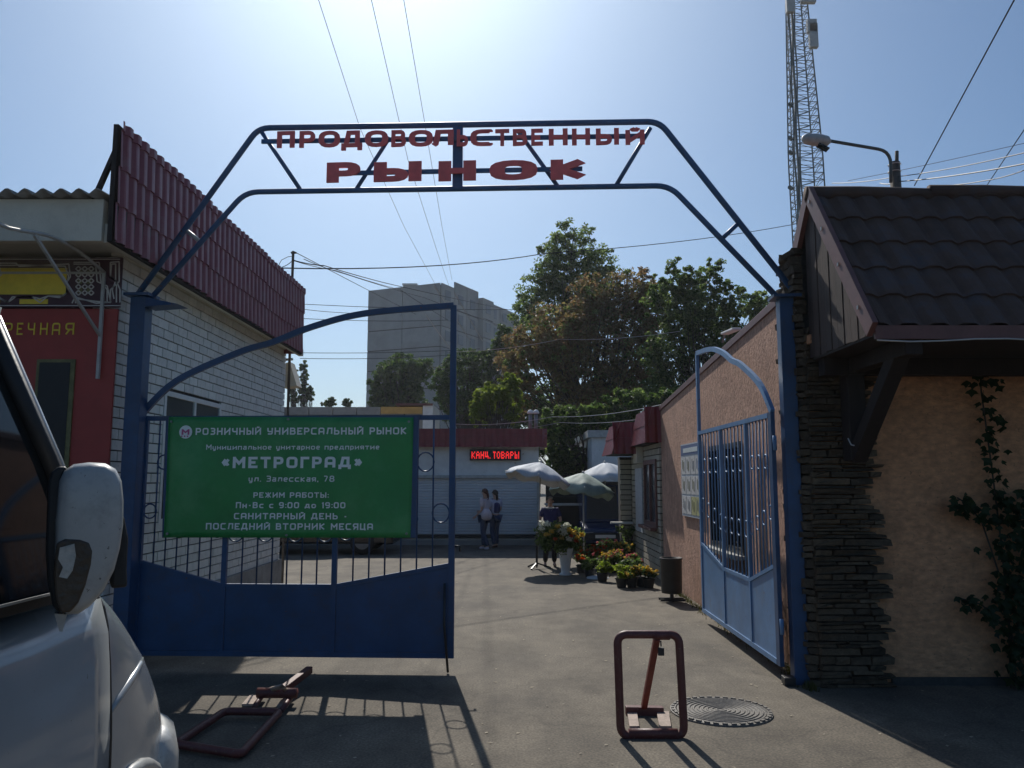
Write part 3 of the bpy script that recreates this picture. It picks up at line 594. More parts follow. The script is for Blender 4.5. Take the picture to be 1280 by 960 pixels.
for k in range(6):
    y0 = 7.14+k*1.122; dz = random.uniform(-.012, .012)
    tile_sheet(lb, M['maroon'], lambda x, z, o, dz=dz: (-3.68+o+.02*(z)/1.15, 7.14+x, 4.05+z+dz), 1.122, 1.14, wave=.17, x0=k*1.122, amp=.02)
b = MB(); b.box(-3.73, -3.685, 7.15, 13.87, 4.03, 5.16); b.build('parapet_board', M['darkwood'], lb)
b = MB(); b.box(-4.6, -3.74, 13.86, 13.90, 4.05, 5.17); b.build('parapet_end', M['maroon'], lb)
b = MB(); b.bar((-4.05, 7.35, 4.3), (-3.76, 7.3, 5.0), .04); b.build('parapet_brace', M['darkwood'], lb)
# front facade: ornament sign, red panel, door
YD = YN-.03
def FX(u, v, off=0): return P(u, v, YD-off)
def fbox(mb, u0, v0, u1, v1, t0, t1):
    a = FX(u0, v1, t1); c = FX(u1, v0, t1); return mb.box(a.x, c.x, YD-t1, YD-t0, a.z, c.z)
b = MB(); fbox(b, -120, 386, 147, 740, 0, .03); b.build('red_panel', M['redpanel'], lb)
b = MB(); fbox(b, 24, 449, 94, 760, .032, .05); dj = b.build('door', M['olive'], lb)
b = MB(); fbox(b, 28, 453, 88, 756, .052, .055); b.build('door_glass', M['dark'], dj)
sg = thing('ornament_sign', 'dark sign board with knotted white ornament and yellow field over the red front', 'sign', tuple(FX(75, 380)))
b = MB(); fbox(b, -120, 322, 153, 384, .035, .06); b.build('board', M['ornament'], sg)
b = MB(); fbox(b, -100, 335, 84, 368, .061, .064); b.build('yellow_field', M['yellow'], sg)
b = MB(); fbox(b, 24, 374, 60, 380, .061, .064); fbox(b, -60, 374, 0, 380, .061, .064); b.build('yellow_strip', M['yellow'], sg)
b = MB()
def ln(pts, w=.9):
    for (u0, v0), (u1, v1) in zip(pts, pts[1:]): b.bar(FX(u0, v0, .066), FX(u1, v1, .066), .004, w*.0085*1.1, up=(0, 1, 0)) if False else b.bar(FX(u0, v0, .066), FX(u1, v1, .066), .012, .004, up=(0, 1, 0))
b.bar(FX(-80, 324, .066), FX(150, 324, .066), .008, .004, up=(0, 1, 0)); b.bar(FX(-80, 382, .066), FX(151, 382, .066), .008, .004, up=(0, 1, 0))
for dx in (0, 4.5):
    ln([(-80, 329+dx*.6), (20-dx, 329+dx*.6), (24, 333-dx*.4), (86-dx, 330+dx*.6), (88-dx*.5, 346), (84, 352), (84, 366), (74+dx, 372-dx*.4), (60, 370), (50, 378-dx), (40, 371), (20-dx, 371), (10, 378), (-2, 371+dx*.3), (-6, 350), (2, 343), (-2, 331)])
    ln([(92, 328+dx*.5), (124-dx, 328+dx*.5), (126-dx, 352), (134, 362-dx), (134+dx, 378), (120, 379-dx*.5), (94, 371+dx*.5), (90+dx, 379)])
    ln([(138+dx, 378-dx), (138+dx*.5, 362), (149-dx, 352), (149-dx, 327+dx*.6), (138+dx*.3, 328+dx*.5), (138, 346), (146, 352), (150-dx, 362), (150-dx, 378)])
for k in range(5):
    for j in range(3):
        u, v = 98+j*8, 336+k*7.5; ln([(u, v-3), (u+3.4, v), (u, v+3), (u-3.4, v), (u, v-3)])
b.build('knot_ornament', M['offwhite'], sg, kind='stuff')
b = MB()
for k in range(6): fbox(b, 97+(k % 2)*11, 338+k//2*11, 103+(k % 2)*11, 344+k//2*11, .061, .063)
b.build('olive_diamonds', M['olive'], sg, kind='stuff')
sw = MB()
for ch, u0, u1 in (('Р', 5, 16), ('Е', 20.5, 29), ('Ч', 34, 44), ('Н', 49.5, 60), ('А', 64.5, 75.5), ('Я', 81, 93)):
    a0 = FX(u0, 418.5, .04); a1 = FX(u1, 403.5, .04); m_ = MB(); text_solid(m_, ch, lambda a, z, o: (a, YD-.032-o, z), .13, box=(a0.x, a1.x, a0.z, a1.z), depth=.008); m_.build('letter', M['yellow'], lb)
# awning
aw = thing('awning', 'curved translucent awning on pale metal brackets above the red shop front', 'awning', (-4.3, 7.9, 3.6))
zc1 = FX(126, 330, .05).z; arc = []
for k in range(11):
    q = k/10*math.pi/2; arc.append((7.93-1.25*math.sin(q), 2.98+(zc1-2.98)*0+.92*math.cos(q)))
xe = FX(126, 400, .08).x
A_ = [(7.93-1.75*t_, 3.93+.09*math.sin(math.pi*min(1, t_*1.15))-.10*max(0, t_-.6)) for t_ in [k/10 for k in range(11)]]
b = MB(); b.grid(lambda i, j: (xe-.0-3.6*i, A_[int(round(j*10))][0], A_[int(round(j*10))][1]+.02), 4, 10); b.build('canopy_sheet', M['poly'], aw, smooth=True, solid=.008)
for x in (xe, xe-1.2, xe-2.4):
    b = MB(); b.tube([(x, y, z) for y, z in A_], .016, 8); b.build('rib', M['frame'], aw, smooth=True)
    b = MB(); b.bar((x, 7.90, 3.93), (x, 7.90, 2.85 if x == xe else 3.0), .03); b.build('wall_upright', M['frame'], aw)
    b = MB(); b.bar((x, 7.90, 3.28), (x, A_[7][0], A_[7][1]-.02), .024); b.build('diagonal_brace', M['frame'], aw)
b = MB(); b.bar((xe-3.6, A_[10][0], A_[10][1]), (xe, A_[10][0], A_[10][1]), .02); b.bar((xe-3.6, 7.9, 3.93), (xe-.02, 7.9, 3.93), .02); b.build('edge_rail', M['frame'], aw)
# small sign at the far end of the brick wall
ss = thing('hanging_sign', 'small tilted white box sign at the far end of the white brick wall', 'sign', (-3.9, 14.3, 3.5))
q = [P(u, v, 14.3) for u, v in ((352, 456), (362, 452), (371, 482), (353, 484))]
b = MB(); b.add([*q, *[p+Vector((0, .35, 0)) for p in q]], [(0, 1, 2, 3), (7, 6, 5, 4), (0, 4, 5, 1), (1, 5, 6, 2), (2, 6, 7, 3), (3, 7, 4, 0)]); b.build('box', M['cream'], ss)
b = MB(); b.bar(P(351, 450, 14.3), P(366, 449, 14.3), .04); b.build('bracket', M['greymetal'], ss)
# ================================================================ RIGHT : TILE-ROOFED STONE AND STUCCO HOUSE
rb = thing('roofed_house', 'dark tile-roofed house with stacked slate corner and orange stucco wall on the right', 'house', (4, 7.6, 0))
XR, YW = 2.76, 7.50
b = MB(); b.box(XR+.02, 9.5, YW+.05, 7.98, 0, 3.12); b.box(XR+.02, 9.5, 7.36, 7.98, 3.12, 3.2)
b.build('wall', M['stucco'], rb)
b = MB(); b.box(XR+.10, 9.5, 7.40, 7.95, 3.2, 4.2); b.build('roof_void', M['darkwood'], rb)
b = MB(); b.box(3.45, 9.5, YW+.02, YW+.06, 0, .07); b.build('base_strip', M['mortar'], rb)
# stacked slate, front
random.seed(11); z = 0.0; stn = 0
stone_me = []
for k in range(10):
    mb = MB(); mb.box(-.5, .5, -.5, .5, -.5, .5); me = bpy.data.meshes.new('stone'); vs = [Vector(v) for v in mb.v]
    bm_v = []
    # irregular 12-vertex stone : front face split
    fr = [(-.5, -.5), (-.15+random.uniform(-.1, .1), -.5+random.uniform(-.02, .1)), (.5, -.5+random.uniform(0, .12)), (.5-random.uniform(0, .04), .5-random.uniform(0, .12)), (.1+random.uniform(-.1, .1), .5), (-.5+random.uniform(0, .03), .5-random.uniform(0, .1))]
    V = [(x, .5, z_) for x, z_ in fr]+[(x*.97+random.uniform(-.01, .01), -.5+random.uniform(-.16, .16), z_*.9) for x, z_ in fr]
    F = [(0, 1, 2, 3, 4, 5)[::-1]]+[(6, 7, 8), (6, 8, 9), (6, 9, 10), (6, 10, 11)]+[(i, (i+1) % 6, (i+1) % 6+6, i+6) for i in range(6)]
    me.from_pydata(V, [], F); me.materials.append(M['stone']); stone_me.append(me)
while z < 3.25:
    h = random.choice([.03, .036, .045, .055, .07])*random.uniform(.85, 1.15); x = XR+.01+random.uniform(-.02, .01); xr = 3.36 + .035*math.sin(z*17)+random.choice([-.05, .0, .03, .08])+.03*(z < 1.0)+random.uniform(-.03, .03)
    while x < xr-.02:
        l = random.choice([.14, .2, .26, .34, .42])*random.uniform(.85, 1.15); x1 = min(x+l, xr)
        if xr-x1 < .07: x1 = xr
        if stn < 300: inst(random.choice(stone_me), 'stone', rb, ((x+x1)/2, YW+.0, z+h/2), (random.uniform(-.05, .05), random.uniform(-.03, .03), random.uniform(-.04, .04)), (x1-x-.004, .12+random.uniform(0, .045), h-.004)); stn += 1
        x = x1
    z += h
# side face of the slate corner (faces the passage)
z = 0.0
while z < 4.05:
    h = random.uniform(.05, .10); y = YW-.03; ye = 7.93+random.choice([-.06, 0, .05]); 
    if z > 3.2: y = YW-.02
    while y < ye-.03:
        l = random.uniform(.10, .24); y1 = min(y+l, ye)
        inst(random.choice(stone_me), 'stone', rb, (XR-.02+random.uniform(-.03, .02), (y+y1)/2, z+h/2), (random.uniform(-.1, .1), random.uniform(-.10, .10), -math.pi/2+random.uniform(-.2, .2)), (y1-y-.004, .08+random.uniform(0, .05), h-.006))
        y = y1
    z += h
b = MB(); b.box(XR+.02, XR+.12, YW+.06, 8.0, 3.2, 4.1); b.build('corner_wall', M['mortar'], rb)
# roof : eave (6.10,3.06) to ridge (7.17,4.52)
E0, E1, RD0, RD1 = 6.08, 3.03, 7.20, 4.50
sl = Vector((0, RD0-E0, RD1-E1)); SLn = sl.length; sl.normalize(); nr = Vector((0, -sl.z, sl.y))
for k in range(6):
    x0 = 2.83+k*1.12
    tile_sheet(rb, M['rooftile'], lambda x, z_, o: Vector((2.83+x, E0, E1))+sl*z_+nr*(o+.0), 1.12, SLn-.02, wave=.23, amp=.017, samp=.02, x0=k*1.12, step=.36)
b = MB(); b.add([(2.80, E0+.02, E1-.03), (9.6, E0+.02, E1-.03), (9.6, RD0, RD1-.05), (2.80, RD0, RD1-.05), (2.80, 7.95, 3.7), (9.6, 7.95, 3.7)], [(0, 1, 2, 3), (3, 2, 5, 4)]); b.build('roof_deck', M['darkwood'], rb)
for k in range(6):   # ridge caps, slightly overlapping
    x0 = 2.74+k*1.15; dz = .014*(k % 2)
    b = MB(); b.tube([(x0, RD0, RD1+.005+dz), (x0+.5, RD0, RD1+.012+dz), (x0+1.17, RD0, RD1-.004+dz)], [.066, .06, .056], 10); b.build('ridge_cap', M['rooftile'], rb, smooth=True)
b = MB(); o_ = nr*.045; b.bar(Vector((2.765, E0-.03, E1-.04))+o_*.2, Vector((2.765, RD0, RD1))+o_*.2, .045, .15, up=nr); b.build('rake_board', M['browntrim'], rb, bevel=.004)
b = MB(); b.bar(Vector((2.765, RD0+.02, RD1-.02)), Vector((2.765, 7.75, 3.85)), .045, .12); b.build('rake_board', M['browntrim'], rb)
b = MB()
for t_ in (.12, .42, .7, .93): p = Vector((2.738, E0, E1))+sl*SLn*t_; b.box(p.x-.006, p.x, p.y-.015, p.y+.015, p.z-.015, p.z+.015)
b.build('bolt_heads', M['greymetal'], rb, kind='stuff')
# gable planks
yb0, yb1 = E0+.02, 7.42; n = 10; pw = (yb1-yb0)/n
for k in range(n):
    y0 = yb0+k*pw; y1 = y0+pw-.012
    zt = lambda y: E1-.06+(min(y, RD0)-E0)*(RD1-E1)/(RD0-E0)-.02
    f = lambda o: (lambda y, z_: (o, y, z_)); bz = 2.98-.004*(k % 3)
    if zt(y1) > bz+.02:
        b = MB(); b.prism([(y0, bz), (y1, bz), (y1, max(zt(y1), bz+.01)), (y0, max(zt(y0), bz+.005))], f(2.79+.004*(k % 2)), f(2.815)); b.build('plank', M['wood'], rb)
b = MB(); b.box(2.816, 2.83, yb0+.02, yb1, 3.0, 3.02); b.add([(2.82, E0+.05, 3.0), (2.82, 7.4, 3.0), (2.82, 7.4, 4.4), (2.82, 7.18, 4.4)], [(0, 1, 2, 3)]); b.build('gable_backing', M['dark'], rb)
# eave underside, fascia, cable
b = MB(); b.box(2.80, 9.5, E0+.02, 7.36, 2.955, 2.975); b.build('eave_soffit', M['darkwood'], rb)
b = MB(); b.box(2.80, 9.5, E0-.01, E0+.018, 2.93, 3.035); b.build('eave_board', M['browntrim'], rb)
b = MB(); b.box(2.84, 9.5, 7.20, 7.34, 2.80, 2.953); b.build('wall_plate', M['darkwood'], rb)
b = MB(); b.tube([(2.80+i*.25, E0-.03, 2.915-.012*math.sin(i*1.3)) for i in range(26)], .007, 5); b.build('eave_cable', M['wirelight'], rb, smooth=True)
# timber bracket
b = MB(); b.box(3.05, 3.21, 7.22, 7.40, 2.02, 2.953); b.build('wall_post', M['darkwood'], rb, bevel=.01)
b = MB(); b.bar((3.13, 7.28, 2.05), (3.13, 6.30, 2.95), .13, .13, up=(1, 0, 0)); b.build('diagonal_brace', M['darkwood'], rb, bevel=.008)
b = MB(); b.box(3.06, 3.20, 6.15, 7.20, 2.82, 2.953); b.build('bracket_beam', M['darkwood'], rb, bevel=.008)
for xx in (6.3,):
    b = MB(); b.box(xx, xx+.15, 7.22, 7.4, 2.02, 2.953); b.build('wall_post', M['darkwood'], rb)
# ivy
iv = thing('ivy_plant', 'dark ivy climbing the orange stucco wall under the tiled eave', 'ivy', (5.0, 7.4, 0))
me_l = bpy.data.meshes.new('leaf'); me_l.from_pydata([(0, 0, 0), (.45, .06, -.28), (.62, 0, -.62), (.28, .08, -.62), (0, .0, -1.1), (-.28, .08, -.62), (-.62, 0, -.62), (-.45, .06, -.28), (0, .12, -.45)], [], [(0, 1, 8), (1, 2, 8), (2, 3, 8), (3, 4, 8), (4, 5, 8), (5, 6, 8), (6, 7, 8), (7, 0, 8)]); me_l.materials.append(M['leafivy'])
pts = []
def IW(u, v): return P(u, v, 7.47)
stems = [[(1262, 860), (1258, 760), (1250, 680), (1240, 600), (1232, 540), (1225, 490), (1222, 450)], [(1270, 860), (1255, 740), (1225, 650), (1205, 628), (1195, 622)], [(1285, 860), (1262, 790), (1225, 755), (1200, 748)]]
for st in stems:
    b = MB(); b.tube([IW(*p)+Vector((0, -.02, 0)) for p in st], .008, 5); b.build('stem', M['bark'], iv)
    for i in range(len(st)-1):
        for k in range(26 if st is stems[0] else 18):
            t_ = random.random(); pts.append((st[i][0]*(1-t_)+st[i+1][0]*t_+random.gauss(0, 9), st[i][1]*(1-t_)+st[i+1][1]*t_+random.gauss(0, 5)))
st_n = len(pts)
for k in range(1100): # the mass on the right
    v = random.uniform(610, 860); lft = {0: 1240, 1: 1246, 2: 1242, 3: 1262, 4: 1272}[min(4, int((v-610)/50))]+random.gauss(0, 8); pts.append((random.uniform(lft, 1400), v))
random.shuffle(pts); bulk = MB(); cnt = 0
for (u, v) in pts:
    if v > 852: continue
    p = IW(u, v)+Vector((0, -random.uniform(.01, .16), 0)); s = random.uniform(.05, .095)
    rot = (random.gauss(-.35, .3), random.gauss(0, .35), random.gauss(0, .6))
    if cnt < 290 and u < 1285: inst(me_l, 'leaf', iv, p, rot, (s, s, s)); cnt += 1
    else:
        m_ = Matrix.Translation(p) @ (Matrix.Rotation(rot[2], 4, 'Z') @ Matrix.Rotation(rot[1], 4, 'Y') @ Matrix.Rotation(rot[0], 4, 'X')) @ Matrix.Scale(s, 4)
        bulk.add([m_ @ x.co for x in me_l.vertices], [tuple(q.vertices) for q in me_l.polygons])
bulk.build('leaves', M['leafivy'], iv, kind='stuff')
# small bare twig on the timber bracket
b = MB(); b.tube([P(1060, 548, 7.25), P(1064, 556, 7.2), P(1073, 558, 7.15), P(1078, 554, 7.2)], .006, 5); tag(b.build('wire_hook', M['wirelight']), 'bent pale wire hook hanging on the dark timber bracket', 'hook')

# ================================================================ PINK BUILDING along the passage
pb = thing('pink_building', 'long pink plastered building with sloping brown roof edge behind the open gate leaf', 'building', (2.8, 11, 0))
XP = 2.80; zt0, zt1 = 3.70, 3.14; YP0, YP1 = 8.0, 15.05
WY0, WY1, WZ0, WZ1 = 9.75, 11.35, .95, 2.32
def ztp(y): return zt0+(zt1-zt0)*(y-YP0)/(YP1-YP0)
b = MB()
def wallp(y0, y1, z0, za, zb): b.hexa([(XP, y0, z0), (9.4, y0, z0), (9.4, y1, z0), (XP, y1, z0)], [(XP, y0, za), (9.4, y0, za), (9.4, y1, zb), (XP, y1, zb)])
wallp(YP0, WY0, 0, ztp(YP0), ztp(WY0)); wallp(WY1, YP1, 0, ztp(WY1), ztp(YP1)); wallp(WY0, WY1, 0, WZ0, WZ0); wallp(WY0, WY1, WZ1, ztp(WY0), ztp(WY1))
b.build('wall', M['pink'], pb)
b = MB(); b.hexa([(XP-.02, YP0-.05, zt0), (9.4, YP0-.05, zt0), (9.4, YP1+.1, zt1), (XP-.02, YP1+.1, zt1)], [(XP-.02, YP0-.05, zt0+.09), (9.4, YP0-.05, zt0+.09), (9.4, YP1+.1, zt1+.09), (XP-.02, YP1+.1, zt1+.09)]); b.build('roof', M['browntrim'], pb, bevel=.006)
b = MB(); b.box(XP+.12, XP+.14, WY0, WY1, WZ0, WZ1); wf = MB()
for y0, y1, z0, z1 in ((WY0+.002, WY0+.07, WZ0, WZ1), (WY1-.07, WY1-.002, WZ0, WZ1), (WY0+.07, WY1-.07, WZ0+.002, WZ0+.07), (WY0+.07, WY1-.07, WZ1-.07, WZ1-.002), (10.5, 10.57, WZ0+.07, WZ1-.07)): wf.box(XP-.03, XP+.10, y0, y1, z0, z1)
wfo = wf.build('window', M['blackmetal'], pb); b.build('pane', M['winfar'], wfo)
for k in range(9):
    y = WY0+.15+k*.165; q = MB(); q.tube([(XP-.05, y, WZ0+.02), (XP-.05, y, WZ1-.02)], .008, 5); q.build('bar', M['blackmetal'], wfo)
b = MB(); b.box(XP-.14, XP+.1, WY0-.05, WY1+.05, WZ0-.05, WZ0-.003); b.build('sill', M['frame'], wfo)
fl = thing('flood_lamp', 'small white flood lamp standing on the sloping roof edge of the pink building', 'lamp', tuple(PX(913, 420, 3.0)))
b = MB(); p = PX(906, 417, 3.0); q = PX(921, 411, 3.0); b.bar(p, q, .12, .035); b.build('lamp_head', M['white'], fl, bevel=.01)
b = MB(); b.tube([PX(906, 417, 3.0), PX(903, 428, 3.0)], .015, 6); b.build('bracket', M['greymetal'], fl)
# information board
ib = thing('info_board', 'pale information board with blue heading and printed cards on the pink wall', 'notice board', (XP-.03, 12.4, 1.8))
BY0, BY1 = 11.75, 13.15; bz0, bz1 = 1.28, 2.42
b = MB(); b.box(XP-.035, XP-.004, BY0, BY1, bz0, bz1); b.build('board', M['poster'], ib)
b = MB(); b.box(XP-.039, XP-.036, BY0+.02, BY1-.02, bz1-.18, bz1-.02); b.build('heading', M['postblue'], ib)
def ibfn(a, z, o): return (XP-.040-o, BY1-a, z)
b = MB()
for k in range(14): b.box(XP-.043, XP-.040, BY0+.2+k*.072, BY0+.25+k*.072, bz1-.14, bz1-.07)
b.build('heading_letters', M['textw'], ib, kind='stuff')
for r_ in range(3):
    for k in range(4):
        y0 = BY0+.05+k*.335; z0 = bz0+.04+r_*.31; last = (r_ == 0 and k < 2)
        b = MB(); b.box(XP-.040, XP-.036, y0, y0+.30, z0, z0+.275); c1 = b.build('card', M['postyellow'] if last else M['offwhite'], ib)
        b = MB(); yy = y0+.06+random.random()*.05; b.box(XP-.0425, XP-.0405, yy, yy+.05, z0+.05, z0+.2); b.box(XP-.0425, XP-.0405, yy+.1, yy+.13, z0+.08, z0+.23); b.build('picture', random.choice([M['postblue'], M['olive'], M['greymetal']]), c1)
# ================================================================ CREAM BRICK KIOSK beyond the pink wall
kb = thing('brick_kiosk', 'cream brick kiosk with a dark barred window under red tile awnings', 'kiosk', (2.9, 16.5, 0))
XK, YK0, YK1 = 2.78, 15.06, 18.6
b = MB(); b.box(XK+.03, 6.5, YK0, YK1-.02, 0, 2.75); b.build('wall', M['mortar'], kb)
KW = (15.35, 16.75, .95, 2.25); nb = 0; bulk = MB()
rws = 22; kh = 2.7/rws
kme = {}
for r_ in range(rws):
    y = YK0-(.17 if r_ % 2 else 0); z = (r_+.5)*kh
    while y < YK1:
        y0, y1 = max(y, YK0), min(y+.33, YK1); y += .33
        if KW[2] < z < KW[3] and y1 > KW[0] and y0 < KW[1]:
            if y0 < KW[0]: y1 = KW[0]
            elif y1 > KW[1]: y0 = KW[1]
            else: continue
        if y1-y0 < .05: continue
        k = round(y1-y0, 2)
        if k not in kme: kme[k] = brick_mesh(.06, k-.02, kh-.02, 'brick', M['brick2'])
        inst(kme[k], 'brick', kb, (XK+.012, (y0+y1)/2, z)); nb += 1
b = MB()
b = MB()
for z0, z1, y0, y1 in ((KW[2], KW[3], KW[0], KW[0]+.09), (KW[2], KW[3], KW[1]-.09, KW[1]), (KW[2], KW[2]+.09, KW[0]+.09, KW[1]-.09), (KW[3]-.09, KW[3], KW[0]+.09, KW[1]-.09), (KW[2]+.09, KW[3]-.09, 16.0, 16.07)): b.box(XK-.05, XK+.025, y0, y1, z0, z1)
kw = b.build('window', M['browntrim'], kb); b = MB(); b.box(XK-.01, XK+.01, KW[0]+.09, KW[1]-.09, KW[2]+.09, KW[3]-.09); b.build('pane', M['winfar'], kw)
b = MB(); b.box(XK-.17, XK-.05, KW[0]-.05, KW[1]+.05, KW[2]-.06, KW[2]); b.build('sill', M['browntrim'], kw)
b = MB(); b.box(XK-.045, XK-.02, 17.0, 17.9, .75, 2.1); b.build('poster', M['poster'], kb)
b = MB(); b.box(XK-.16, XK-.02, 16.9, 17.35, 2.2, 2.6); b.build('meter_box', M['cream'], kb, bevel=.01)
# red tile awnings
b = MB()
def mans(name, x0, x1, y0, y1, z0, z1, dx):
    """sloped mansard skirt: bottom edge at x0 / front y0, leaning back by dx at the top"""
    nn = max(2, int((y1-y0)/.19)); 
    m_ = MB(); m_.add([(x0, y0, z0), (x1, y0, z0), (x1, y0+dx, z1), (x0+dx, y0+dx, z1), (x0, y1, z0), (x0+dx, y1, z1)], [(0, 1, 2, 3), (0, 3, 5, 4), (3, 2, (5), ) if False else (0, 1, 2, 3)][:2]); m_.build(name+'_backing', M['darkwood'], kb)
mans('awning', 2.16, 3.0, 17.0, 18.9, 2.42, 3.08, .2)
for k in range(3): # front-facing sheets of the low awning
    w_ = (3.0-2.15)/3; tile_sheet(kb, M['redtile'], lambda x, z_, o: (2.15+x, 16.97-o+z_*.25, 2.40+z_), w_, .68, wave=.17, amp=.014, x0=k*w_, step=.35, nper=6)
for k in range(2): tile_sheet(kb, M['redtile'], lambda x, z_, o: (2.14-o+z_*.25, 17.0+x, 2.40+z_), .95, .68, wave=.17, amp=.014, x0=k*.95, step=.35, nper=6)
for k in range(2):
    tile_sheet(kb, M['redtile'], lambda x, z_, o: (2.52-o+z_*.2, 15.05+x, 2.55+z_), .95, .68, wave=.17, amp=.014, x0=k*.95, step=.35, nper=6)
w_ = .32; tile_sheet(kb, M['redtile'], lambda x, z_, o: (2.50+x, 15.03-o+z_*.1, 2.55+z_), w_, .68, wave=.16, amp=.014, step=.35, nper=6)
b = MB(); b.box(2.2, 2.78, 17.05, 18.8, 2.40, 2.44); b.box(2.55, 2.77, 15.1, 17.0, 2.54, 2.58); b.build('awning_soffit', M['darkwood'], kb)
# second cream brick pier facing the camera, further on
pr = thing('brick_pier', 'shaded cream brick pier with a small white shelf left of the kiosk', 'pier', (2.75, 18.7, 0))
b = MB(); b.box(2.50, 3.0, 18.64, 19.0, 0, 2.38); b.build('core', M['mortar'], pr)
m1 = brick_mesh(.235, .06, .095, 'brick', M['brick2'])
for r_ in range(20):
    for k in range(2): inst(m1, 'brick', pr, (2.62+k*.25+(.0 if r_ % 2 else .01), 18.62, .06+r_*.116))
b = MB(); b.box(2.25, 2.75, 18.40, 18.585, .86, .90); b.build('shelf', M['white'], pr)
b = MB(); b.box(2.72, 2.95, 18.4, 18.585, .0, .42); tag(b.build('fire_box', M['redtile'], bevel=.01), 'low red box at the foot of the brick pier', 'box')

# ================================================================ CENTRAL SHOP with roller shutters
sh = thing('shop_building', 'low white shop with roller shutters and red tile parapet across the yard', 'shop', (-3, 23.4, 0))
YS = 23.3
def SX(u, v, off=0): return P(u, v, YS-off)
x0, x1 = -9.5, SX(680, 600).x
ztile, zb_ = SX(600, 558).z, SX(600, 536).z
b = MB(); b.box(x0, x1-.15, YS, YS+6, .0, ztile); b.build('wall', M['white'], sh)
b = MB(); b.box(x0, x1-.12, YS-.06, YS-.002, 0, .14); b.build('plinth', M['concrete'], sh)
n = 10; w_ = (x1+.08-x0)/n
for k in range(n): tile_sheet(sh, M['redtile'], lambda x, z_, o: (x0+x, YS-.32-o+z_*.12, ztile-.03+z_), w_, zb_-ztile+.02, wave=.187, amp=.018, x0=k*w_, step=.35, nper=6)
b = MB(); b.box(x0, x1+.06, YS-.30, YS+.2, ztile+.0, ztile+.05); b.box(x1-.05, x1+.08, YS-.3, YS+2, ztile-.02, zb_-.03); b.box(x0, x1+.05, YS-.12, YS+6, zb_-.12, zb_-.03); b.build('parapet', M['maroon'], sh)
def shutter(u0, u1, v0, v1):
    a = SX(u0, v1); c = SX(u1, v0); n = int((c.z-a.z)/.075)
    b = MB(); rowsv = []
    for k in range(n):
        z0 = a.z+(c.z-a.z)*k/n; z1 = a.z+(c.z-a.z)*(k+1)/n
        rowsv += [(YS-.035, z0), (YS-.052, z0+.012), (YS-.055, (z0+z1)/2), (YS-.052, z1-.012)]
    vs = []
    for y, z_ in rowsv: vs += [(a.x, y, z_), (c.x, y, z_)]
    b.add(vs, [(2*i, 2*i+1, 2*i+3, 2*i+2) for i in range(len(rowsv)-1)]); so_ = b.build('shutter', M['shutter'], sh)
    b = MB(); b.box(a.x-.08, a.x, YS-.09, YS-.003, a.z-.02, c.z); b.box(c.x, c.x+.08, YS-.09, YS-.003, a.z-.02, c.z); b.box(a.x-.08, c.x+.08, YS-.14, YS-.003, c.z+.002, c.z+.09); b.build('frame', M['frame'], so_)
    b = MB(); b.box(a.x, c.x, YS-.07, YS-.003, a.z-.10, a.z-.004); b.build('bottom_bar', M['blackmetal'], so_)
shutter(569, 671, 598, 668); shutter(465, 562, 598, 668); shutter(352, 458, 598, 668)
ls = thing('led_sign', 'red LED dot sign above the right roller shutter of the white shop', 'sign', tuple(SX(619, 569)))
a = SX(587.5, 575.5); c = SX(651, 562); b = MB(); b.box(a.x, c.x, YS-.16, YS-.01, a.z, c.z); b.build('case', M['blackmetal'], ls)
mm = MB(); a0 = SX(589.5, 573.2, .17); c0_ = SX(649, 564.2, .17); FONT = {'К': '1001 1010 1100 1010 1001', 'А': '0110 1001 1111 1001 1001', 'Н': '1001 1001 1111 1001 1001', 'Ц': '1010 1010 1010 1111 0001', '.': '0 0 0 0 1', ' ': '0 0 0 0 0', 'Т': '111 010 010 010 010', 'О': '0110 1001 1001 1001 0110', 'В': '1110 1001 1110 1001 1110', 'Р': '1110 1001 1110 1000 1000', 'Ы': '10001 10001 11101 10101 11101'}
colx = 0; dots = []
for ch in 'КАНЦ. ТОВАРЫ':
    rws_ = FONT[ch].split(); 
    for j, r_ in enumerate(rws_):
        for i, q in enumerate(r_):
            if q == '1': dots.append((colx+i, j))
    colx += len(rws_[0])+1
dx = (c0_.x-a0.x)/(colx-1); dz = (c0_.z-a0.z)/5
for i, j in dots: mm.box(a0.x+i*dx, a0.x+i*dx+dx*.85, YS-.172, YS-.162, c0_.z-(j+1)*dz, c0_.z-(j+1)*dz+dz*.85)
mm.build('lit_letters', M['led'], ls, kind='stuff')
# vents on the roof
for i, u in enumerate((663, 670)):
    p = P(u, 533, 24.5); t_ = thing('roof_vent', ['slim grey vent pipe on the shop roof, the left of two side by side', 'slim grey vent pipe on the shop roof, the right of two side by side'][i], 'vent', tuple(p), 'vent pipes on the shop roof')
    b = MB(); b.tube([p-Vector((0, 0, .1)), P(u, 518, 24.5)], .055, 8); b.build('pipe', M['greymetal'], t_, smooth=True)
    b = MB(); q = P(u, 516, 24.5); b.lathe([(0, .1), (.06, .08), (.10, .02), (.10, -.02), (0, -.02)], q, 10); b.build('cowl', M['white'], t_, smooth=True)
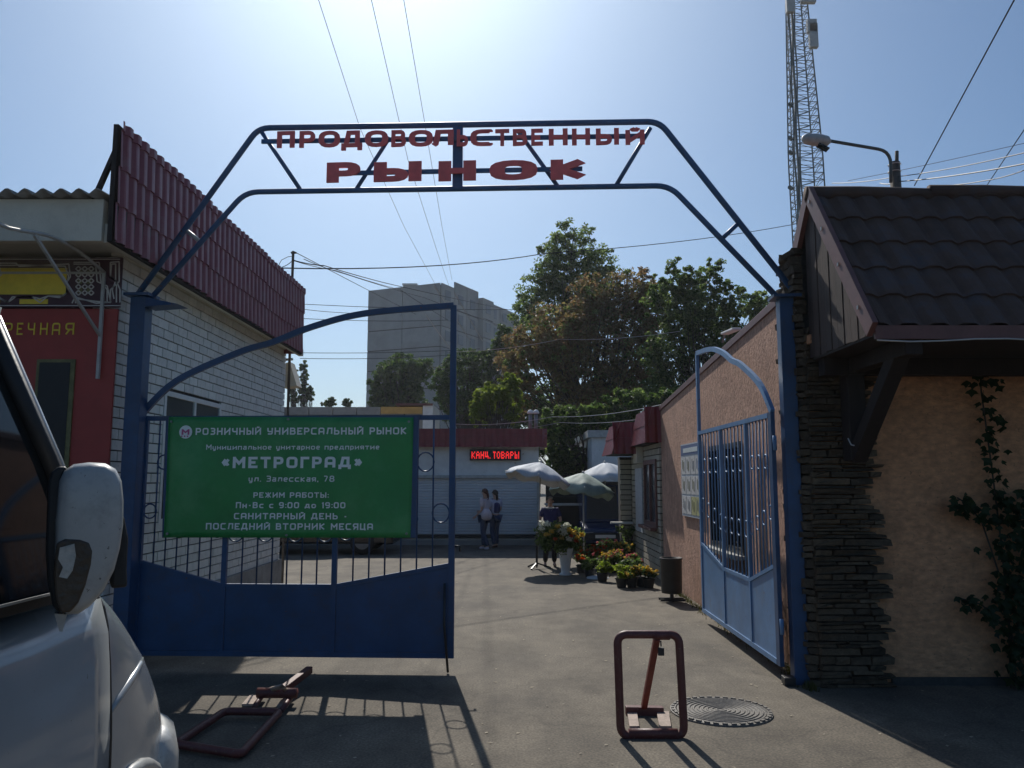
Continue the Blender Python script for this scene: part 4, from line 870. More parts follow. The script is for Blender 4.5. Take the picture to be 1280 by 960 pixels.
# stall behind the flower seller
stl = thing('market_stall', 'dark market stall with a pale counter edge behind the flower seller', 'stall', (1.6, 22, 0))
x0s, x1s = P(684, 620, 22).x, P(735, 620, 22).x
b = MB(); b.box(x0s, x1s, 21.9, 22.6, 0, P(700, 632, 21.9).z); b.build('counter', M['darkwood'], stl)
b = MB(); b.box(x0s-.05, x1s+.05, 21.82, 22.7, P(700, 632, 21.9).z+.002, P(700, 630, 21.9).z); b.build('counter_top', M['frame'], stl)
b = MB(); b.box(x0s, x1s+.6, 22.9, 23.0, 0, P(700, 598, 22.9).z); b.build('back_panel', M['dark'], stl)
for k in range(3): b = MB(); b.box(x0s+.05, x1s, 22.6, 22.88, 1.35+k*.3, 1.38+k*.3); b.build('shelf', M['darkwood'], stl)
# white building right of centre
wb = thing('white_building', 'plain white building with flat cornice behind the umbrellas', 'building', (4, 28, 0))
b = MB(); a = P(735, 600, 28); b.box(a.x+.15, 9, 28, 34, 0, P(740, 547, 28).z); b.build('wall', M['white'], wb)
b = MB(); b.box(a.x, 9, 27.85, 34, P(740, 547, 28).z+.002, P(740, 538, 28).z); b.build('cornice', M['frame'], wb)
b = MB(); b.box(P(785, 560, 28).x, P(800, 560, 28).x, 27.96, 27.99, P(785, 568, 28).z, P(785, 553, 28).z); b.build('window', M['winfar'], wb)
# low far garages on the left
gb = thing('garage_block', 'long low grey concrete garage wall with an orange board beyond the gate', 'garage', (-7, 34, 0))
b = MB(); a = P(340, 560, 34); c = P(535, 560, 34); zg = P(400, 509, 34).z; b.box(a.x-2, c.x, 34, 38, 0, zg-.35); b.build('wall', M['concrete'], gb)
n = 8; 
for k in range(n): x_ = a.x-1.5+k*(c.x-a.x+1.5)/n; b = MB(); b.box(x_+.02, x_+(c.x-a.x+1.5)/n-.02, 33.9, 38, zg-.33, zg); b.build('parapet_slab', M['concrete'], gb)
b = MB(); b.box(P(476, 512, 33.8).x, P(528, 512, 33.8).x, 33.8, 33.88, P(476, 517, 33.8).z, P(476, 508.5, 33.8).z); b.build('orange_board', M['orange'], gb)
b = MB(); b.box(P(528, 512, 33.8).x+.02, P(541, 512, 33.8).x, 33.8, 37, 2, P(476, 505, 33.8).z); b.build('white_shed', M['white'], gb)
b = MB(); b.box(P(495, 507, 33.8).x, P(541, 507, 33.8).x, 33.7, 37.2, P(476, 507, 33.8).z, P(476, 505.5, 33.8).z+.04); b.build('shed_roof', M['browntrim'], gb)
# ================================================================ APARTMENT BLOCK
ap = thing('apartment_block', 'tall grey panel apartment block with a windowless end wall in the distance', 'apartment block', (-10, 105, 0))
Y0 = 105.; C = P(551, 356, Y0); zA = C.z
def PZ(u, v, z): r = ray(u, v); t = (z-H)/r.z; return CAMP+r*t
Lc = PZ(461, 366, zA); Rc = PZ(648, 396, zA)
pe = Plane((Lc.x, Lc.y), (C.x, C.y)); ps = Plane((C.x, C.y), (Rc.x, Rc.y))
def ppx(mb, pl, s0, s1, o0, o1, z0, z1): return pbox(mb, pl, s0, s1, o0, o1, z0, z1)
b = MB(); bk = pe.n*-14
c1 = Vector((Lc.x, Lc.y, 0)); c2 = Vector((C.x, C.y, 0)); c3 = Vector((Rc.x, Rc.y, 0)); c4 = c3+(c1-c2)
b.hexa([c1, c2, c3, c4], [v+Vector((0, 0, zA)) for v in (c1, c2, c3, c4)]); b.build('core', M['joint'], ap)
nf = 10; fh = zA/nf
for k in range(nf):
    for s0, s1 in ((0, pe.L*.49), (pe.L*.49, pe.L)):
        b = MB(); ppx(b, pe, s0+.05, s1-.05, .0, .16, k*fh+.07, (k+1)*fh-.07 if k < nf-1 else zA+.25); b.build('panel', M['block'], ap)
ns = int(ps.L/3.3); sw_ = ps.L/ns
for k in range(nf):
    for j in range(ns):
        off = .18 if j not in (3, 7) else .9
        if j*sw_ > ps.L: break
        b = MB(); ppx(b, ps, j*sw_+.05, (j+1)*sw_-.05, .0, off, k*fh+.06, (k+1)*fh-.06 if k < nf-1 else zA+.25+(.9 if j in (1, 2) else 0)); b.build('panel', M['block'], ap)
        wn_ = MB(); ppx(wn_, ps, j*sw_+.9, j*sw_+2.3, off+.01, off+.06, k*fh+.9, k*fh+2.3); wn_.build('window', M['winblock'], ap)
b = MB(); p = PZ(511, 362, zA); b.box(p.x-.9, p.x+.9, p.y+1, p.y+3, zA-.1, zA+.9); b.build('lift_house', M['block'], ap)
b = MB(); b.box(p.x-1.05, p.x+1.05, p.y+.85, p.y+3.1, zA+.9, zA+1.1); b.build('lift_house_roof', M['white'], ap)
b = MB(); b.tube([PZ(601, 372, zA), PZ(601, 372, zA)+Vector((0, 0, .1))], .1, 5)
# ================================================================ TREES
def canopy(centers, radii, n_per, leaf, m, root, name='crown', squash=.5):
    """leaf faces scattered round clump centres"""
    C_ = np.repeat(np.array(centers), n_per, axis=0); Rr = np.repeat(np.array(radii), n_per)[:, None]; n = len(C_)
    d = rng.normal(size=(n, 3)); d /= np.linalg.norm(d, axis=1)[:, None]; r = rng.random((n, 1))**.45
    p = C_+d*r*Rr*np.array([1, 1, .75])
    nrm = rng.normal(size=(n, 3)); nrm[:, 2] = np.abs(nrm[:, 2])+.3; nrm /= np.linalg.norm(nrm, axis=1)[:, None]
    a = np.cross(nrm, rng.normal(size=(n, 3))); a /= np.linalg.norm(a, axis=1)[:, None]; b_ = np.cross(nrm, a)
    s = leaf*(.6+.8*rng.random((n, 1)))
    q = np.stack([p-a*s, p-b_*s*squash+nrm*s*.15, p+a*s, p+b_*s*squash+nrm*s*.15], axis=1).reshape(-1, 3)
    q -= np.array(ORG[root.name])
    me = bpy.data.meshes.new(name); me.vertices.add(n*4); me.vertices.foreach_set('co', q.astype(np.float32).ravel())
    me.loops.add(n*4); me.loops.foreach_set('vertex_index', np.arange(n*4, dtype=np.int32)); me.polygons.add(n); me.polygons.foreach_set('loop_start', np.arange(0, n*4, 4, dtype=np.int32))
    me.update(); me.validate(); me.materials.append(m)
    o = bpy.data.objects.new(name, me); COL.objects.link(o); o.parent = root; ORG[o.name] = ORG[root.name]; return o
def tree(name, label, cat, Y, trunk_u, blobs, m, nclump, nper, leaf, group=None, bark='bark', trunk_r=.2, clump_r=.16, parts=True, m2=None, m2f=None):
    """blobs: (u, v, ru, rv) in photo pixels at distance Y"""
    base = P(trunk_u, 600, Y); base.z = 0
    t = thing(name, label, cat, tuple(base), group)
    k = Y/1000; cs = []; rs = []; area = sum(b_[2]*b_[3] for b_ in blobs)
    for (u, v, ru, rv) in blobs:
        c = P(u, v, Y); n = max(3, int(nclump*ru*rv/area))
        dd = rng.normal(size=(n, 3)); dd /= np.linalg.norm(dd, axis=1)[:, None]; r = rng.random((n, 1))**.42*(.92+.22*rng.random((n, 1)))
        cc = np.array(c)+dd*r*np.array([ru*k, (ru+rv)*.5*k, rv*k])*.88
        cs += cc.tolist(); rs += (np.sqrt(ru*rv)*k*.155*(.45+1.2*rng.random(n))).tolist()
    zz = [c[2] for c in cs]; top = max(zz); 
    tp = Vector((sum(c[0] for c in cs)/len(cs), Y, top*.75))
    mb = MB(); path = [base, base.lerp(tp, .35)+Vector((.15, 0, 0)), base.lerp(tp, .7)-Vector((.1, 0, 0)), tp]; mb.tube(path, [trunk_r, trunk_r*.75, trunk_r*.5, trunk_r*.2], 8); mb.build('trunk', M[bark], t, smooth=True)
    lb_ = MB()
    for c in random.sample(cs, min(len(cs), 110)):
        c = Vector(c); s_ = base.lerp(tp, min(.95, max(.25, (c.z-base.z)/max(top, .1)*.6))); mid = s_.lerp(c, .5)+Vector((random.uniform(-.3, .3), random.uniform(-.3, .3), random.uniform(-.1, .4)))
        lb_.tube([s_, mid, c], [trunk_r*.26, trunk_r*.13, trunk_r*.04], 4, cap=False)
    lb_.build('limbs', M[bark], t, smooth=True)
    if m2:
        idx = [i for i, c in enumerate(cs) if m2f(c)]; jdx = [i for i in range(len(cs)) if i not in set(idx)]
        canopy([cs[i] for i in jdx], [rs[i] for i in jdx], nper, leaf, M[m], t); canopy([cs[i] for i in idx], [rs[i] for i in idx], nper, leaf, M[m2], t, 'crown')
    else: canopy(cs, rs, nper, leaf, M[m], t)
    return t
GT = 'trees beyond the market'
mixr = lambda f: (lambda c: random.random() < f)
tree('tree', 'tall light green tree top rising highest above the brown tree', 'tree', 44, 712, [(715, 302, 34, 32), (694, 335, 34, 40), (745, 335, 34, 40), (675, 375, 36, 40), (735, 385, 45, 40), (700, 430, 50, 45), (660, 400, 28, 30), (720, 355, 48, 40)], 'leafgreen', 900, 44, .085, GT, trunk_r=.28)
tree('tree', 'broad brown-leaved tree in the middle of the tree mass', 'tree', 38, 745, [(745, 385, 48, 50), (790, 370, 44, 46), (700, 425, 58, 52), (770, 440, 62, 60), (655, 450, 40, 45), (740, 495, 70, 40), (815, 420, 30, 45), (645, 495, 35, 38), (812, 385, 34, 44), (800, 480, 50, 40)], 'leafbrown', 1500, 40, .08, GT, trunk_r=.25, m2='leafgreen', m2f=mixr(.10))
tree('tree', 'dark green tree on the right beside the pink building roof', 'tree', 33, 880, [(850, 350, 24, 30), (888, 348, 28, 30), (918, 385, 38, 32), (948, 385, 24, 28), (860, 400, 42, 45), (900, 430, 50, 42), (830, 445, 38, 50), (850, 500, 60, 40), (960, 400, 24, 30), (826, 375, 24, 40), (870, 380, 44, 34)], 'leafgreen', 950, 44, .075, GT, trunk_r=.2, m2='leafdark', m2f=mixr(.4))
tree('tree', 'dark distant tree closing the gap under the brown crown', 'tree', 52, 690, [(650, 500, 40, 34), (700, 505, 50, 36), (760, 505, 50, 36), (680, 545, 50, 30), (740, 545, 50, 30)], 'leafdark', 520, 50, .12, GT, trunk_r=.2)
tree('tree', 'bright yellow-green bushy tree above the shop roof', 'tree', 33, 615, [(612, 500, 24, 30), (635, 500, 20, 36), (600, 515, 16, 22), (640, 480, 14, 18)], 'leafbright', 200, 70, .075, GT, trunk_r=.12)
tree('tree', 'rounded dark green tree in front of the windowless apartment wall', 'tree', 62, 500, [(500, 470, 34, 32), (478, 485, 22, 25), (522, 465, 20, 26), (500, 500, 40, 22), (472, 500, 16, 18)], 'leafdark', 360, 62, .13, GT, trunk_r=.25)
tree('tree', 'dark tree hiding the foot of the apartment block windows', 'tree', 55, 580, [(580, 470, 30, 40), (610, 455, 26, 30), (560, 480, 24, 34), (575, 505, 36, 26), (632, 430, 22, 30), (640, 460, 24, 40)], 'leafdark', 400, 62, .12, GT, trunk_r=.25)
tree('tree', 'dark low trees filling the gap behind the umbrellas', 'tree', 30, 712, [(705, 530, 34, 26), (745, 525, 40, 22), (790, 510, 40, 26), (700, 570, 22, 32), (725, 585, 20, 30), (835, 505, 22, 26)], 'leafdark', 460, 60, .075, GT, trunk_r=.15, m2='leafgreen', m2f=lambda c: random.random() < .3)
GPop = 'poplars on the horizon'
tree('poplar_tree', 'taller slim poplar on the horizon right of the brick wall', 'tree', 75, 380, [(380, 466, 5, 20), (379, 490, 7, 18)], 'leafdark', 90, 60, .11, GPop, trunk_r=.15)
tree('poplar_tree', 'shorter slim poplar touching the brick wall on the horizon', 'tree', 75, 368, [(368, 473, 4.5, 18), (367, 495, 8, 12)], 'leafdark', 80, 60, .11, GPop, trunk_r=.15)
tree('poplar_tree', 'small round tree just right of the two poplars', 'tree', 75, 388, [(387, 492, 7, 11)], 'leafdark', 45, 60, .11, GPop, trunk_r=.1)
tree('bush', 'low bush peeping over the garage wall, nearer the poplars', 'bush', 70, 411, [(411, 504, 11, 5), (414, 501, 6, 5)], 'leafdark', 60, 50, .11, GPop, trunk_r=.08)
tree('bush', 'low bush peeping over the garage wall, nearer the apartment block', 'bush', 70, 434, [(434, 504, 7, 6), (433, 500, 4, 4)], 'leafdark', 45, 50, .11, GPop, trunk_r=.08)

# ================================================================ LATTICE TOWER
tw = thing('lattice_tower', 'tall lattice telecom tower with cable bundle and antennas behind the roof', 'tower', (22, 62, 0))
YT = 60.; KX = P(1009, 240, YT).x
def half(z): return .98-.28*max(0, (z-27)/10) if z > 27 else .98
def tcx(z): return KX-.012*(z-25)*1.0
def leg(i, z): hx = half(z); sx, sy = ((-1, -1), (1, -1), (1, 1), (-1, 1))[i]; return Vector((tcx(z)+sx*hx, YT+sy*hx, z))
Zs = [0]; 
while Zs[-1] < 46: Zs.append(Zs[-1]+1.15)
for i in range(4):
    b = MB(); b.tube([leg(i, z) for z in Zs], .06, 5); b.build('leg', M['tower'], tw)
for k in range(len(Zs)-1):
    b = MB(); z0, z1 = Zs[k], Zs[k+1]
    for i in range(4):
        j = (i+1) % 4; b.bar(leg(i, z0), leg(j, z0), .045); b.bar(leg(i, z0), leg(j, (z0+z1)/2), .035); b.bar(leg(j, (z0+z1)/2), leg(i, z1), .035)
        b.bar(leg(i, (z0+z1)/2), leg(j, (z0+z1)/2), .03)
    b.build('bracing', M['tower'], tw)
for dx, r_ in ((-.28, .07), (-.08, .10), (.12, .06), (-.45, .04)):
    b = MB(); b.tube([leg(0, z)+Vector((dx+.04*math.sin(z*1.1+dx*20), -.2, 0)) for z in Zs], r_, 6); b.build('cable_bundle', M['tower'], tw)
for u0, v0, u1, v1 in ((983, -30, 991, 16), (1009, 25, 1020, 41), (1012, 30, 1021, 60), (1001, -25, 1018, 4)):
    a = P(u0, v1, YT-1.3); c = P(u1, v0, YT-1.3); b = MB(); b.box(a.x, c.x, YT-1.5, YT-1.1, a.z, c.z); b.build('antenna', M['frame'], tw, bevel=.03)
for v in (130, 172, 190, 234): 
    p = P(987 if v > 100 else 990, v, YT-1.3); b = MB(); b.tube([p, p+Vector((.25, .3, 0))], .16, 8); b.build('bracket_dish', M['tower'], tw)
# ================================================================ STREET LAMP behind the roof
YL = 13.
sp = thing('street_lamp', 'street lamp with dangling open cover on a pole behind the tiled roof', 'street lamp', (P(1118, 230, YL).x, YL, 0))
pt = P(1118, 203, YL); b = MB(); b.tube([(pt.x, YL, 0), (pt.x, YL, pt.z)], [.13, .085], 10); b.build('pole', M['pole'], sp, smooth=True)
b = MB(); b.tube(bevel_path([P(1113.5, 228, YL-.12), P(1113.5, 189, YL-.12), P(1037, 176, YL-.4)], .25), .028, 8); b.build('arm', M['tower'], sp, smooth=True)
b = MB(); b.tube([P(1121, 208, YL), P(1121, 189, YL)], .03, 6); b.build('stub', M['pole'], sp, smooth=True)
for v in (206, 215): b = MB(); b.tube([P(1118, v, YL)+Vector((.1*math.cos(q*.6), .1*math.sin(q*.6), 0)) for q in range(11)], .008, 4); b.build('clamp', M['wirelight'], sp)
b = MB(); p0 = P(1038, 177, YL-.4); p1 = P(1003, 173, YL-.5); rr = [.03, .085, .10, .10, .085, .04]; b.tube([p0.lerp(p1, t_) for t_ in (0, .12, .35, .6, .88, 1)], rr, 12); b.build('lamp_head', M['frame'], sp, smooth=True)
b = MB(); q0 = P(1022, 181, YL-.45); q1 = P(1035, 187.5, YL-.45); b.bar(q0, q1, .14, .025, up=(0, 0, 1)); b.build('open_cover', M['glass'], sp)
# ================================================================ MAST on the brick building, WIRES
ms = thing('cable_mast', 'thin dark cable mast rising behind the maroon tile parapet', 'mast', (P(366, 380, 14.3).x, 14.3, 0))
pm = P(366.5, 314, 14.3); b = MB(); b.tube([(pm.x, 14.3, 0), (pm.x, 14.3, pm.z)], .025, 6); b.build('pole', M['pole'], ms)
b = MB(); b.bar(pm+Vector((-.04, 0, -.03)), pm+Vector((.06, 0, -.03)), .03); b.build('crosspiece', M['pole'], ms)
def wire(label, pts, r=.006, m='wire', sag=0, group='overhead wires'):
    P3 = [P(u, v, Y) for u, v, Y in pts]; out = []
    for a, c in zip(P3, P3[1:]):
        for k in range(10): t_ = k/10; out.append(a.lerp(c, t_)-Vector((0, 0, sag*4*t_*(1-t_))))
    out.append(P3[-1]); b = MB(); b.tube(out, r, 5); o = b.build('overhead_wire', M[m]); tag(o, label, 'wire', group); return o
wire('long dark wire running from the brick shop mast right to the lattice tower', [(346, 335, 14.3), (680, 317, 22), (1010, 277, 30)], .012, sag=.15)
wire('dark wire dropping steeply from the mast top towards the apartment block', [(366.5, 314, 14.3), (455, 360, 22), (520, 393, 30)], .008, sag=0)
wire('upper wire of the bundle fanning right from the mast', [(366, 325, 14.3), (405, 332, 15), (500, 358, 22), (640, 388, 35)], .010, sag=.02)
wire('middle wire of the bundle fanning right from the mast', [(380, 324, 14.5), (430, 342, 17), (530, 372, 26), (640, 412, 38)], .008, sag=.02)
wire('lower wire of the bundle fanning right from the mast', [(352, 334, 14.3), (366, 325.5, 14.3), (420, 338, 16), (500, 362, 22), (560, 400, 28)], .007, sag=.02)
wire('looped slack cable end left of the mast top', [(346, 336, 14.2), (352, 325, 14.2), (360, 321, 14.3), (366, 320, 14.3)], .006, sag=.0)
wire('steep thin wire crossing the left end of the arch lettering', [(395, -10, 12), (450, 160, 18), (505, 283, 26), (560, 385, 40)], .006, 'wiregrey')
wire('steep thin wire crossing the middle of the arch lettering', [(462, -10, 12), (510, 200, 19), (545, 310, 27), (562, 360, 36)], .006, 'wiregrey')
wire('steep thin wire just left of the wide arch upright', [(503, -10, 12), (532, 160, 18), (552, 280, 26), (565, 350, 36)], .006, 'wiregrey')
wire('lower wire part painted sunlit-bright, running down across the apartment block, leftmost', [(532, 393, 30), (566, 441, 34)], .014, 'wirelight')  # sunlit lower parts of the steep wires, their brightness put into the colour
wire('lower wire part painted sunlit-bright, running down across the apartment block, middle', [(542, 356, 30), (588, 426, 36)], .014, 'wirelight')
wire('lower wire part painted sunlit-bright, running down across the apartment block, rightmost', [(568, 366, 30), (603, 426, 36)], .014, 'wirelight')
for v0, v1, u1, lab in ((380, 387, 660, 'horizontal wire crossing the top of the apartment block'), (398, 400, 560, 'horizontal wire just above the curved gate rail end'), (441, 436, 600, 'thin horizontal wire low across the sky left of the block'), (448, 444, 560, 'lowest horizontal wire left of the apartment block'), (386, 391, 470, 'faint short wire in the sky beside the maroon parapet')):
    wire(lab, [(375, v0, 40), (u1, v1, 50)], .016, sag=.1)
wire('pale wire slung across the tree mass at mid height', [(560, 440, 28), (700, 424, 28), (850, 414, 26)], .008, 'wirelight', .1)
wire('pale wire slung low across the dark trees', [(570, 530, 26), (690, 521, 24), (830, 505, 20)], .008, 'wirelight', .1)
wire('second pale wire just below the low one over the umbrellas', [(570, 541, 26), (700, 528, 24), (835, 518, 20)], .006, 'wirelight', .1)
wire('steep black wire climbing to the top right corner of the sky', [(1143, 232, 13), (1272, -8, 8)], .009)
wire('steep thin wire beside the right edge above the roof', [(1232, 234, 14), (1285, 155, 11)], .008)
wire('upper of the wires running right from the lamp pole', [(1040, 229, 16), (1120, 221, 13), (1285, 190, 9)], .007, sag=.03)
wire('thicker middle wire running right from the lamp pole', [(1100, 229, 14), (1122, 227, 13), (1285, 204, 9)], .009, sag=.03)
wire('lowest wire running right just over the tiled roof', [(1170, 232, 13), (1230, 226, 11), (1285, 211, 9)], .007, sag=.02)
wire('faint high wire above the other wires right of the lamp', [(1060, 226, 30), (1285, 178, 24)], .010, sag=.03)
# ================================================================ WHITE VAN (nose pointing into the scene, ground here is .30 m higher)
vn = thing('van', 'white van with a folded scuffed side mirror cut off by the left edge', 'van', (-2.05, .4, .30))
VX = -2.05
st = [(-2.45, .86, 1.50, .62), (-2.3, .91, 1.55, .56), (-1.5, .93, 1.555, .55), (0, .93, 1.555, .55), (1.2, .93, 1.555, .55), (2.0, .93, 1.555, .55), (2.2, .93, 1.58, .55), (2.30, .93, 1.60, .55), (2.4, .928, 1.535, .55), (2.5, .922, 1.46, .55), (2.65, .905, 1.345, .55), (2.8, .875, 1.21, .55), (2.92, .83, 1.12, .56), (3.02, .76, 1.05, .57), (3.10, .66, .98, .58), (3.16, .5, .92, .6), (3.19, .25, .88, .62)]
FR = [(-.035, 0), (-.005, .12), (.012, .3), (.016, .45), (.012, .6), (.0, .75), (-.014, .86), (-.03, .92), (-.06, .96), (-.12, .985), (-.3, 1.0)]
def vsec(y):
    for a, c in zip(st, st[1:]):
        if a[0] <= y <= c[0]:
            t_ = (y-a[0])/(c[0]-a[0]); return [a[i]*(1-t_)+c[i]*t_ for i in range(4)]
    return st[-1]
def vside(y, z):
    _, w_, zt, zb = vsec(y); f = (z-zb)/(zt-zb)
    for a, c in zip(FR, FR[1:]):
        if a[1] <= f <= c[1]: t_ = (f-a[1])/(c[1]-a[1]); return VX+w_+a[0]*(1-t_)+c[0]*t_
    return VX+w_
ysv = sorted(set([s_[0] for s_ in st]+[-2+.4*i for i in range(10)]+[2.1, 2.35, 2.45, 2.575, 2.725, 2.86, 2.97, 3.06, 3.13]))
b = MB(); rowsv = []
for y in ysv:
    _, w_, zt, zb = vsec(y); r_ = [(VX+max(w_+dx, .02), y, zb+(zt-zb)*f) for dx, f in FR]+[(VX+.25*w_, y, zt+.02)]
    r_ += [(2*VX-x, y_, z_) for x, y_, z_ in r_[::-1]]; rowsv.append(r_)
m_ = len(rowsv[0]); b.add([p for r_ in rowsv for p in r_], [(j*m_+i, j*m_+i+1, (j+1)*m_+i+1, (j+1)*m_+i) for j in range(len(rowsv)-1) for i in range(m_-1)]+[tuple(range(m_)), tuple(range((len(rowsv)-1)*m_, len(rowsv)*m_))[::-1]])
o_ = b.build('body', M['van'], vn, smooth=True); md = o_.modifiers.new('s', 'SUBSURF'); md.levels = md.render_levels = 1
b = MB(); b.box(VX-.9, VX+.9, -2.2, 2.4, .5, .62); b.build('underbody', M['rubber'], vn)
# door skin with a dark shut line
def skin(name, y0, y1, z0, z1, off, m, nu=14, nv=10, **k):
    b = MB(); b.grid(lambda i, j: (vside(y0+(y1-y0)*i, z0+(z1-z0)*j)+off+.010*j*j, y0+(y1-y0)*i, z0+(z1-z0)*j), nu, nv); return b.build(name, m, vn, smooth=True, **k)
skin('door', 1.10, 2.265, .62, 1.525, .012, M['van'], solid=.006)
b = MB(); b.tube([(vside(2.272, z)+.012, 2.274, z) for z in [.60+.05*i for i in range(20)]], .0075, 6); b.build('shut_line', M['rubber'], vn)
b = MB(); b.tube([(vside(1.094, z)+.004, 1.094, z) for z in [.60+.05*i for i in range(19)]], .006, 6); b.build('shut_line', M['rubber'], vn)
b = MB(); cr = [(2.285, 1.20), (2.36, 1.235), (2.46, 1.265), (2.56, 1.285), (2.62, 1.29)]
b.tube([(vside(y, z-.0)-.003, y, z) for y, z in cr], [.006, .012, .013, .010, .004], 8); b.build('wing_crease', M['van'], vn, smooth=True)
# bumper
b = MB(); pl_pts = [(vsec(2.68)[1]-.035, 2.68)]+[(vsec(y)[1]+.012, y) for y in (2.78, 2.86, 2.95, 3.02, 3.10, 3.16)]+[(.3, 3.27)]
sec = [(-.02, .60), (.02, .66), (.03, .80), (.028, .92), (.015, .985), (-.04, 1.02)]
full = [(VX+w_, y) for w_, y in pl_pts]+[(VX-w_, y) for w_, y in pl_pts[::-1]]
full = [Vector((x, y+.02, 0)) for x, y in full]; vs = []
for i, p in enumerate(full):
    tg = (full[min(i+1, len(full)-1)]-full[max(i-1, 0)]).normalized(); nn = Vector((tg.y, -tg.x, 0)); nn = nn if nn.dot(p-Vector((VX, 1, 0))) > 0 else -nn
    vs += [p+nn*dx+Vector((0, 0, z)) for dx, z in sec]
ns_ = len(sec); b.add(vs, [(i*ns_+k, i*ns_+k+1, (i+1)*ns_+k+1, (i+1)*ns_+k) for i in range(len(full)-1) for k in range(ns_-1)]); b.build('bumper', M['mirrorpaint'], vn, smooth=True, solid=.02)
for sx in (1, -1):
    b = MB(); b.box(VX+sx*.62-.14, VX+sx*.62+.14, 3.02, 3.13, 1.06, 1.20) if False else b.tube([(VX+sx*.70, 2.86, 1.08), (VX+sx*.60, 3.09, 1.02)], [.07, .10], 12); b.build('headlight', M['glass'], vn, smooth=True)
# wheels
for sx in (1, -1):
    for y in (2.44, -1.45):
        wx = VX+sx*.84; b = MB(); prof = [(.20, -.10), (.30, -.11), (.335, -.08), (.34, 0), (.335, .08), (.30, .11), (.20, .10)]
        n = 28; vs = [(wx+z, y+r_*math.cos(k*math.tau/n), .64+r_*math.sin(k*math.tau/n)) for r_, z in prof for k in range(n)]
        b.add(vs, [(i*n+k, i*n+(k+1) % n, (i+1)*n+(k+1) % n, (i+1)*n+k) for i in range(6) for k in range(n)]); wh = b.build('wheel', M['rubber'], vn, smooth=True)
        b = MB(); n = 20; b.add([(wx+sx*.06, y+.2*math.cos(k*math.tau/n), .64+.2*math.sin(k*math.tau/n)) for k in range(n)]+[(wx+sx*.09, y+.07*math.cos(k*math.tau/n), .64+.07*math.sin(k*math.tau/n)) for k in range(n)], [(k, (k+1) % n, n+(k+1) % n, n+k) for k in range(n)]+[tuple(range(n, 2*n))]); b.build('rim', M['greymetal'], wh)
        b = MB(); q_ = [k*math.pi/16 for k in range(17)]
        b.tube([(vside(min(max(y+.37*math.cos(a), -2.4), 3.1), max(.62, .64+.37*math.sin(a)))+.004 if sx > 0 else 2*VX-vside(min(max(y+.37*math.cos(a), -2.4), 3.1), max(.62, .64+.37*math.sin(a)))-.004, y+.37*math.cos(a), .64+.37*math.sin(a)) for a in q_], .02, 8); b.build('wheel_arch', M['mirrorpaint'], vn, smooth=True)
        b = MB(); xx = VX+sx*.952; b.add([(xx, y+.355*math.cos(a), .64+.355*math.sin(a)) for a in q_], [tuple(range(17))]); b.build('arch_gap', M['rubber'], vn)
# greenhouse
zg0, zg1 = 1.56, 2.24
def gx(z): return VX+.905-.11*((z-zg0)/(zg1-zg0))
for sx in (1, -1):
    fx = (lambda z: gx(z)) if sx > 0 else (lambda z: 2*VX-gx(z))
    b = MB(); b.tube([(fx(1.57), 2.28, 1.57), (fx(1.9), 2.11, 1.9), (fx(2.24), 1.90, 2.24)], [.022, .018, .018], 8); b.build('windscreen_pillar', M['van'], vn, smooth=True)
    b = MB(); b.tube([(fx(1.57)+sx*.012, 2.235, 1.57), (fx(1.9)+sx*.008, 2.065, 1.9), (fx(2.24)+sx*.008, 1.855, 2.24)], .026, 6); b.build('window_seal', M['rubber'], vn, smooth=True)
    for y in (1.04, -.6, -2.2): b = MB(); b.hexa([(fx(zg0)-.03, y-.06, zg0), (fx(zg0)+.03, y-.06, zg0), (fx(zg0)+.03, y+.06, zg0), (fx(zg0)-.03, y+.06, zg0)], [(fx(zg1)-.03, y-.06, zg1), (fx(zg1)+.03, y-.06, zg1), (fx(zg1)+.03, y+.06, zg1), (fx(zg1)-.03, y+.06, zg1)]); b.build('pillar', M['van'], vn)
    for y0, y1, y2, y3 in ((1.10, 2.23, 1.86, 1.10), (-.54, .98, .98, -.54), (-2.14, -.66, -.66, -2.14)):
        b = MB(); b.add([(fx(1.57), y0, 1.57), (fx(1.57), y1, 1.57), (fx(2.24), y2, 2.24), (fx(2.24), y3, 2.24)], [(0, 1, 2, 3)]); b.build('side_window', M['glass'], vn, solid=.006)
    b = MB(); b.bar((fx(1.56)+sx*.02, -2.2, 1.562), (fx(1.56)+sx*.02, 2.20, 1.562), .022, .022); b.build('belt_strip', M['rubber'], vn)
    b = MB(); b.bar((fx(1.56)+sx*.035, -2.2, 1.578), (fx(1.56)+sx*.035, 2.16, 1.578), .006, .006); b.build('bright_strip', M['frame'], vn)
b = MB(); b.grid(lambda i, j: (gx(1.58+.66*j)*(1-i)+(2*VX-gx(1.58+.66*j))*i, 2.29-.39*j+.10*math.sin(math.pi*i), 1.58+.66*j), 12, 4); b.build('windscreen', M['glass'], vn, smooth=True, solid=.006)
b = MB(); b.grid(lambda i, j: (VX-(.80)+(1.60)*i, -2.3+4.22*j, 2.24+.16*math.sin(math.pi*(.06+.88*i))**.5*(1-(abs(j-.5)*2)**6*.8)), 12, 14); b.build('roof', M['van'], vn, smooth=True, solid=.03)
b = MB(); b.box(VX-.8, VX+.8, -2.32, -2.28, 1.5, 2.25); b.build('rear_door', M['van'], vn)
b = MB(); b.hexa([(VX-.84, 1.85, 1.3), (VX+.82, 1.85, 1.3), (VX+.82, 2.2, 1.3), (VX-.84, 2.2, 1.3)], [(VX-.84, 1.92, 1.66), (VX+.80, 1.92, 1.66), (VX+.80, 2.18, 1.66), (VX-.84, 2.18, 1.66)]); b.build('dashboard', M['seat'], vn, bevel=.03)
